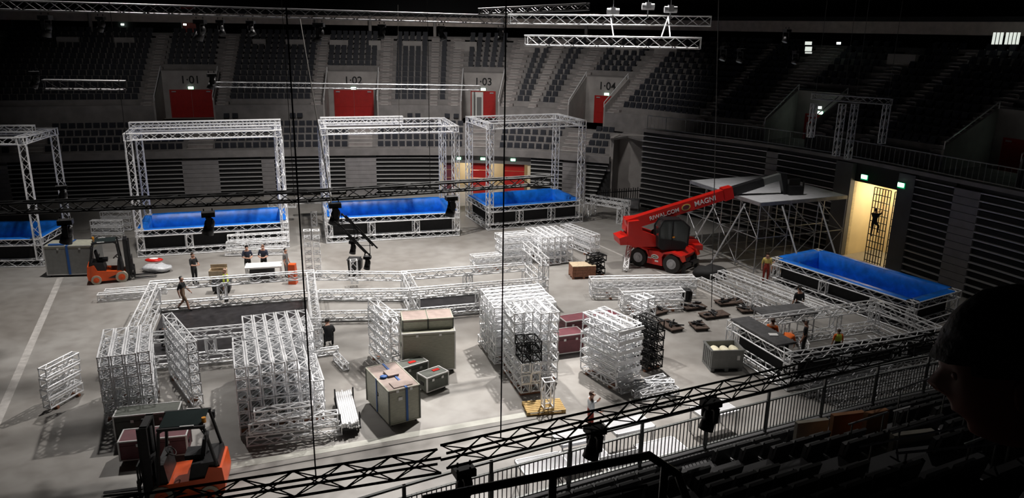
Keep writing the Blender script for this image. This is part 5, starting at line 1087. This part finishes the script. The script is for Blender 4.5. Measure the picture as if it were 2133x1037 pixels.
person(P(1602, 578), R(20), 'person in tan clothes crouching left of the dark blue pool', 'cloth_khaki', 'cloth_grey', pose='crouch')
q = RP.pos(ds0 + (ds1 - ds0) * .66, -.1, 0); person(q, RP.at(ds0)[1].to_2d().angle_signed(Vector((1, 0))) if False else math.atan2(RP.at(ds0)[1].y, RP.at(ds0)[1].x), 'person climbing the grid gate in the lit doorway', 'cloth_black', 'cloth_black', pose='climb', z0=1.75)
# onlooker beside the camera: head, hair, shoulders
hp = ray(2112, 778).normalized() * 1.5 + Vector((0, 0, HC)); t = MB()
def onlooker():
    face = Vector((-.88, .42, -.22)).normalized(); upv = Vector((-.12, .12, 1)).normalized(); sd_ = face.cross(upv).normalized(); upv = sd_.cross(face)
    m = MB(); m.smooth = True; nu, nv = 40, 30; pts = []
    for j in range(nv + 1):
        th = math.pi * j / nv
        for i in range(nu):
            ph = 2 * math.pi * i / nu; x, y, z = math.sin(th) * math.sin(ph), math.sin(th) * math.cos(ph), math.cos(th)   # y = face direction
            sx, sy, sz_ = .078, .1, .125
            if z < 0: k = -z; sx *= 1 - .32 * k * k; sy *= 1 - .12 * k
            X, Y, Z = x * sx, y * sy, z * sz_
            if y > 0:
                fr = max(0, 1 - abs(x) / .35)
                Y += .028 * fr * math.exp(-((z + .12) / .16) ** 2) * y          # nose
                Y += .012 * fr * math.exp(-((z + .48) / .09) ** 2)               # lips
                Y += .016 * fr * math.exp(-((z + .82) / .12) ** 2)               # chin
                Y += .008 * math.exp(-((z - .22) / .1) ** 2) * max(0, 1 - abs(x) / .7)   # brow
                Y -= .012 * math.exp(-((abs(x) - .36) / .14) ** 2 - ((z - .06) / .1) ** 2)  # eye sockets
            pts.append((X, Y, Z))
    fs = [(j * nu + i, j * nu + (i + 1) % nu, (j + 1) * nu + (i + 1) % nu, (j + 1) * nu + i) for j in range(nv) for i in range(nu)]
    M = Matrix(((sd_.x, face.x, upv.x, hp.x), (sd_.y, face.y, upv.y, hp.y), (sd_.z, face.z, upv.z, hp.z), (0, 0, 0, 1))); m.M = M; m.k = 0; m.add(pts, fs)
    for q in (-1, 1): m.ball((q * .078, -.01, -.01), (.012, .022, .034), 8, 6); m.ball((q * .03, .078, .008), (.014, .012, .009), 8, 6)
    m.M = None                                 # neck and body as one surface of rings
    base = hp + Vector((.1, -.08, -.12)); rings = []; n = 24; yw = math.atan2(face.y, face.x)
    ax_ = Vector((math.cos(yw), math.sin(yw), 0)); ay_ = Vector((-ax_.y, ax_.x, 0))
    for z, rx, ry, o_ in ((.06, .05, .055, .04), (0, .055, .06, .02), (-.07, .065, .08, 0), (-.11, .09, .15, -.01), (-.16, .11, .2, -.02), (-.28, .12, .225, -.02), (-.45, .12, .2, 0), (-.62, .11, .17, 0), (-.8, .12, .18, 0)):
        rings.append([base + ax_ * (o_ + rx * math.cos(i * 2 * math.pi / n)) + ay_ * ry * math.sin(i * 2 * math.pi / n) + Vector((0, 0, z)) for i in range(n)])
    for j in range(len(rings) - 1):
        m.k = 0 if j < 2 else 1; m.add(rings[j] + rings[j + 1], [(i, (i + 1) % n, n + (i + 1) % n, n + i) for i in range(n)])
    m.k = 1                                    # upper arms and legs down to the step
    for q in (-1, 1):
        s0 = base + ay_ * q * .2 + Vector((0, 0, -.2)); e0 = s0 + ay_ * q * .06 + Vector((0, 0, -.3)); w0 = e0 + ax_ * .22 + Vector((0, 0, -.08))
        m.tube(s0, e0, .06, 10, .05); m.ball(e0, .05, 10, 6); m.tube(e0, w0, .048, 10, .035)
        h0 = base + ay_ * q * .1 + Vector((0, 0, -.78)); m.tube(h0, h0 + Vector((0, 0, -.8)), .09, 10, .06)
    o = m.build('person', ['skin_shaded', 'cloth_black']); tag(o, 'dark silhouetted onlooker in profile among the near seats', 'person')
    hm = MB(); hm.smooth = True; pts2 = []
    for (X, Y, Z) in pts: pts2.append((X * 1.17, Y * 1.17 - .004, Z * 1.13 + .006))
    pts2 = [(x + .006 * noise.noise((x * 40, y * 40, z * 40)), y + .006 * noise.noise((x * 40, y * 40, z * 40 + 9)), z) for x, y, z in pts2]
    keep = []
    for f in fs:
        c = sum((Vector(pts2[i]) for i in f), Vector()) / 4
        if c.z > .022 + .1 * max(0, c.y) or (c.y < .0 and c.z > -.075): keep.append(f)
    hm.M = M; hm.add(pts2, keep); hm.build('hair', 'hair_dark', o)
onlooker()
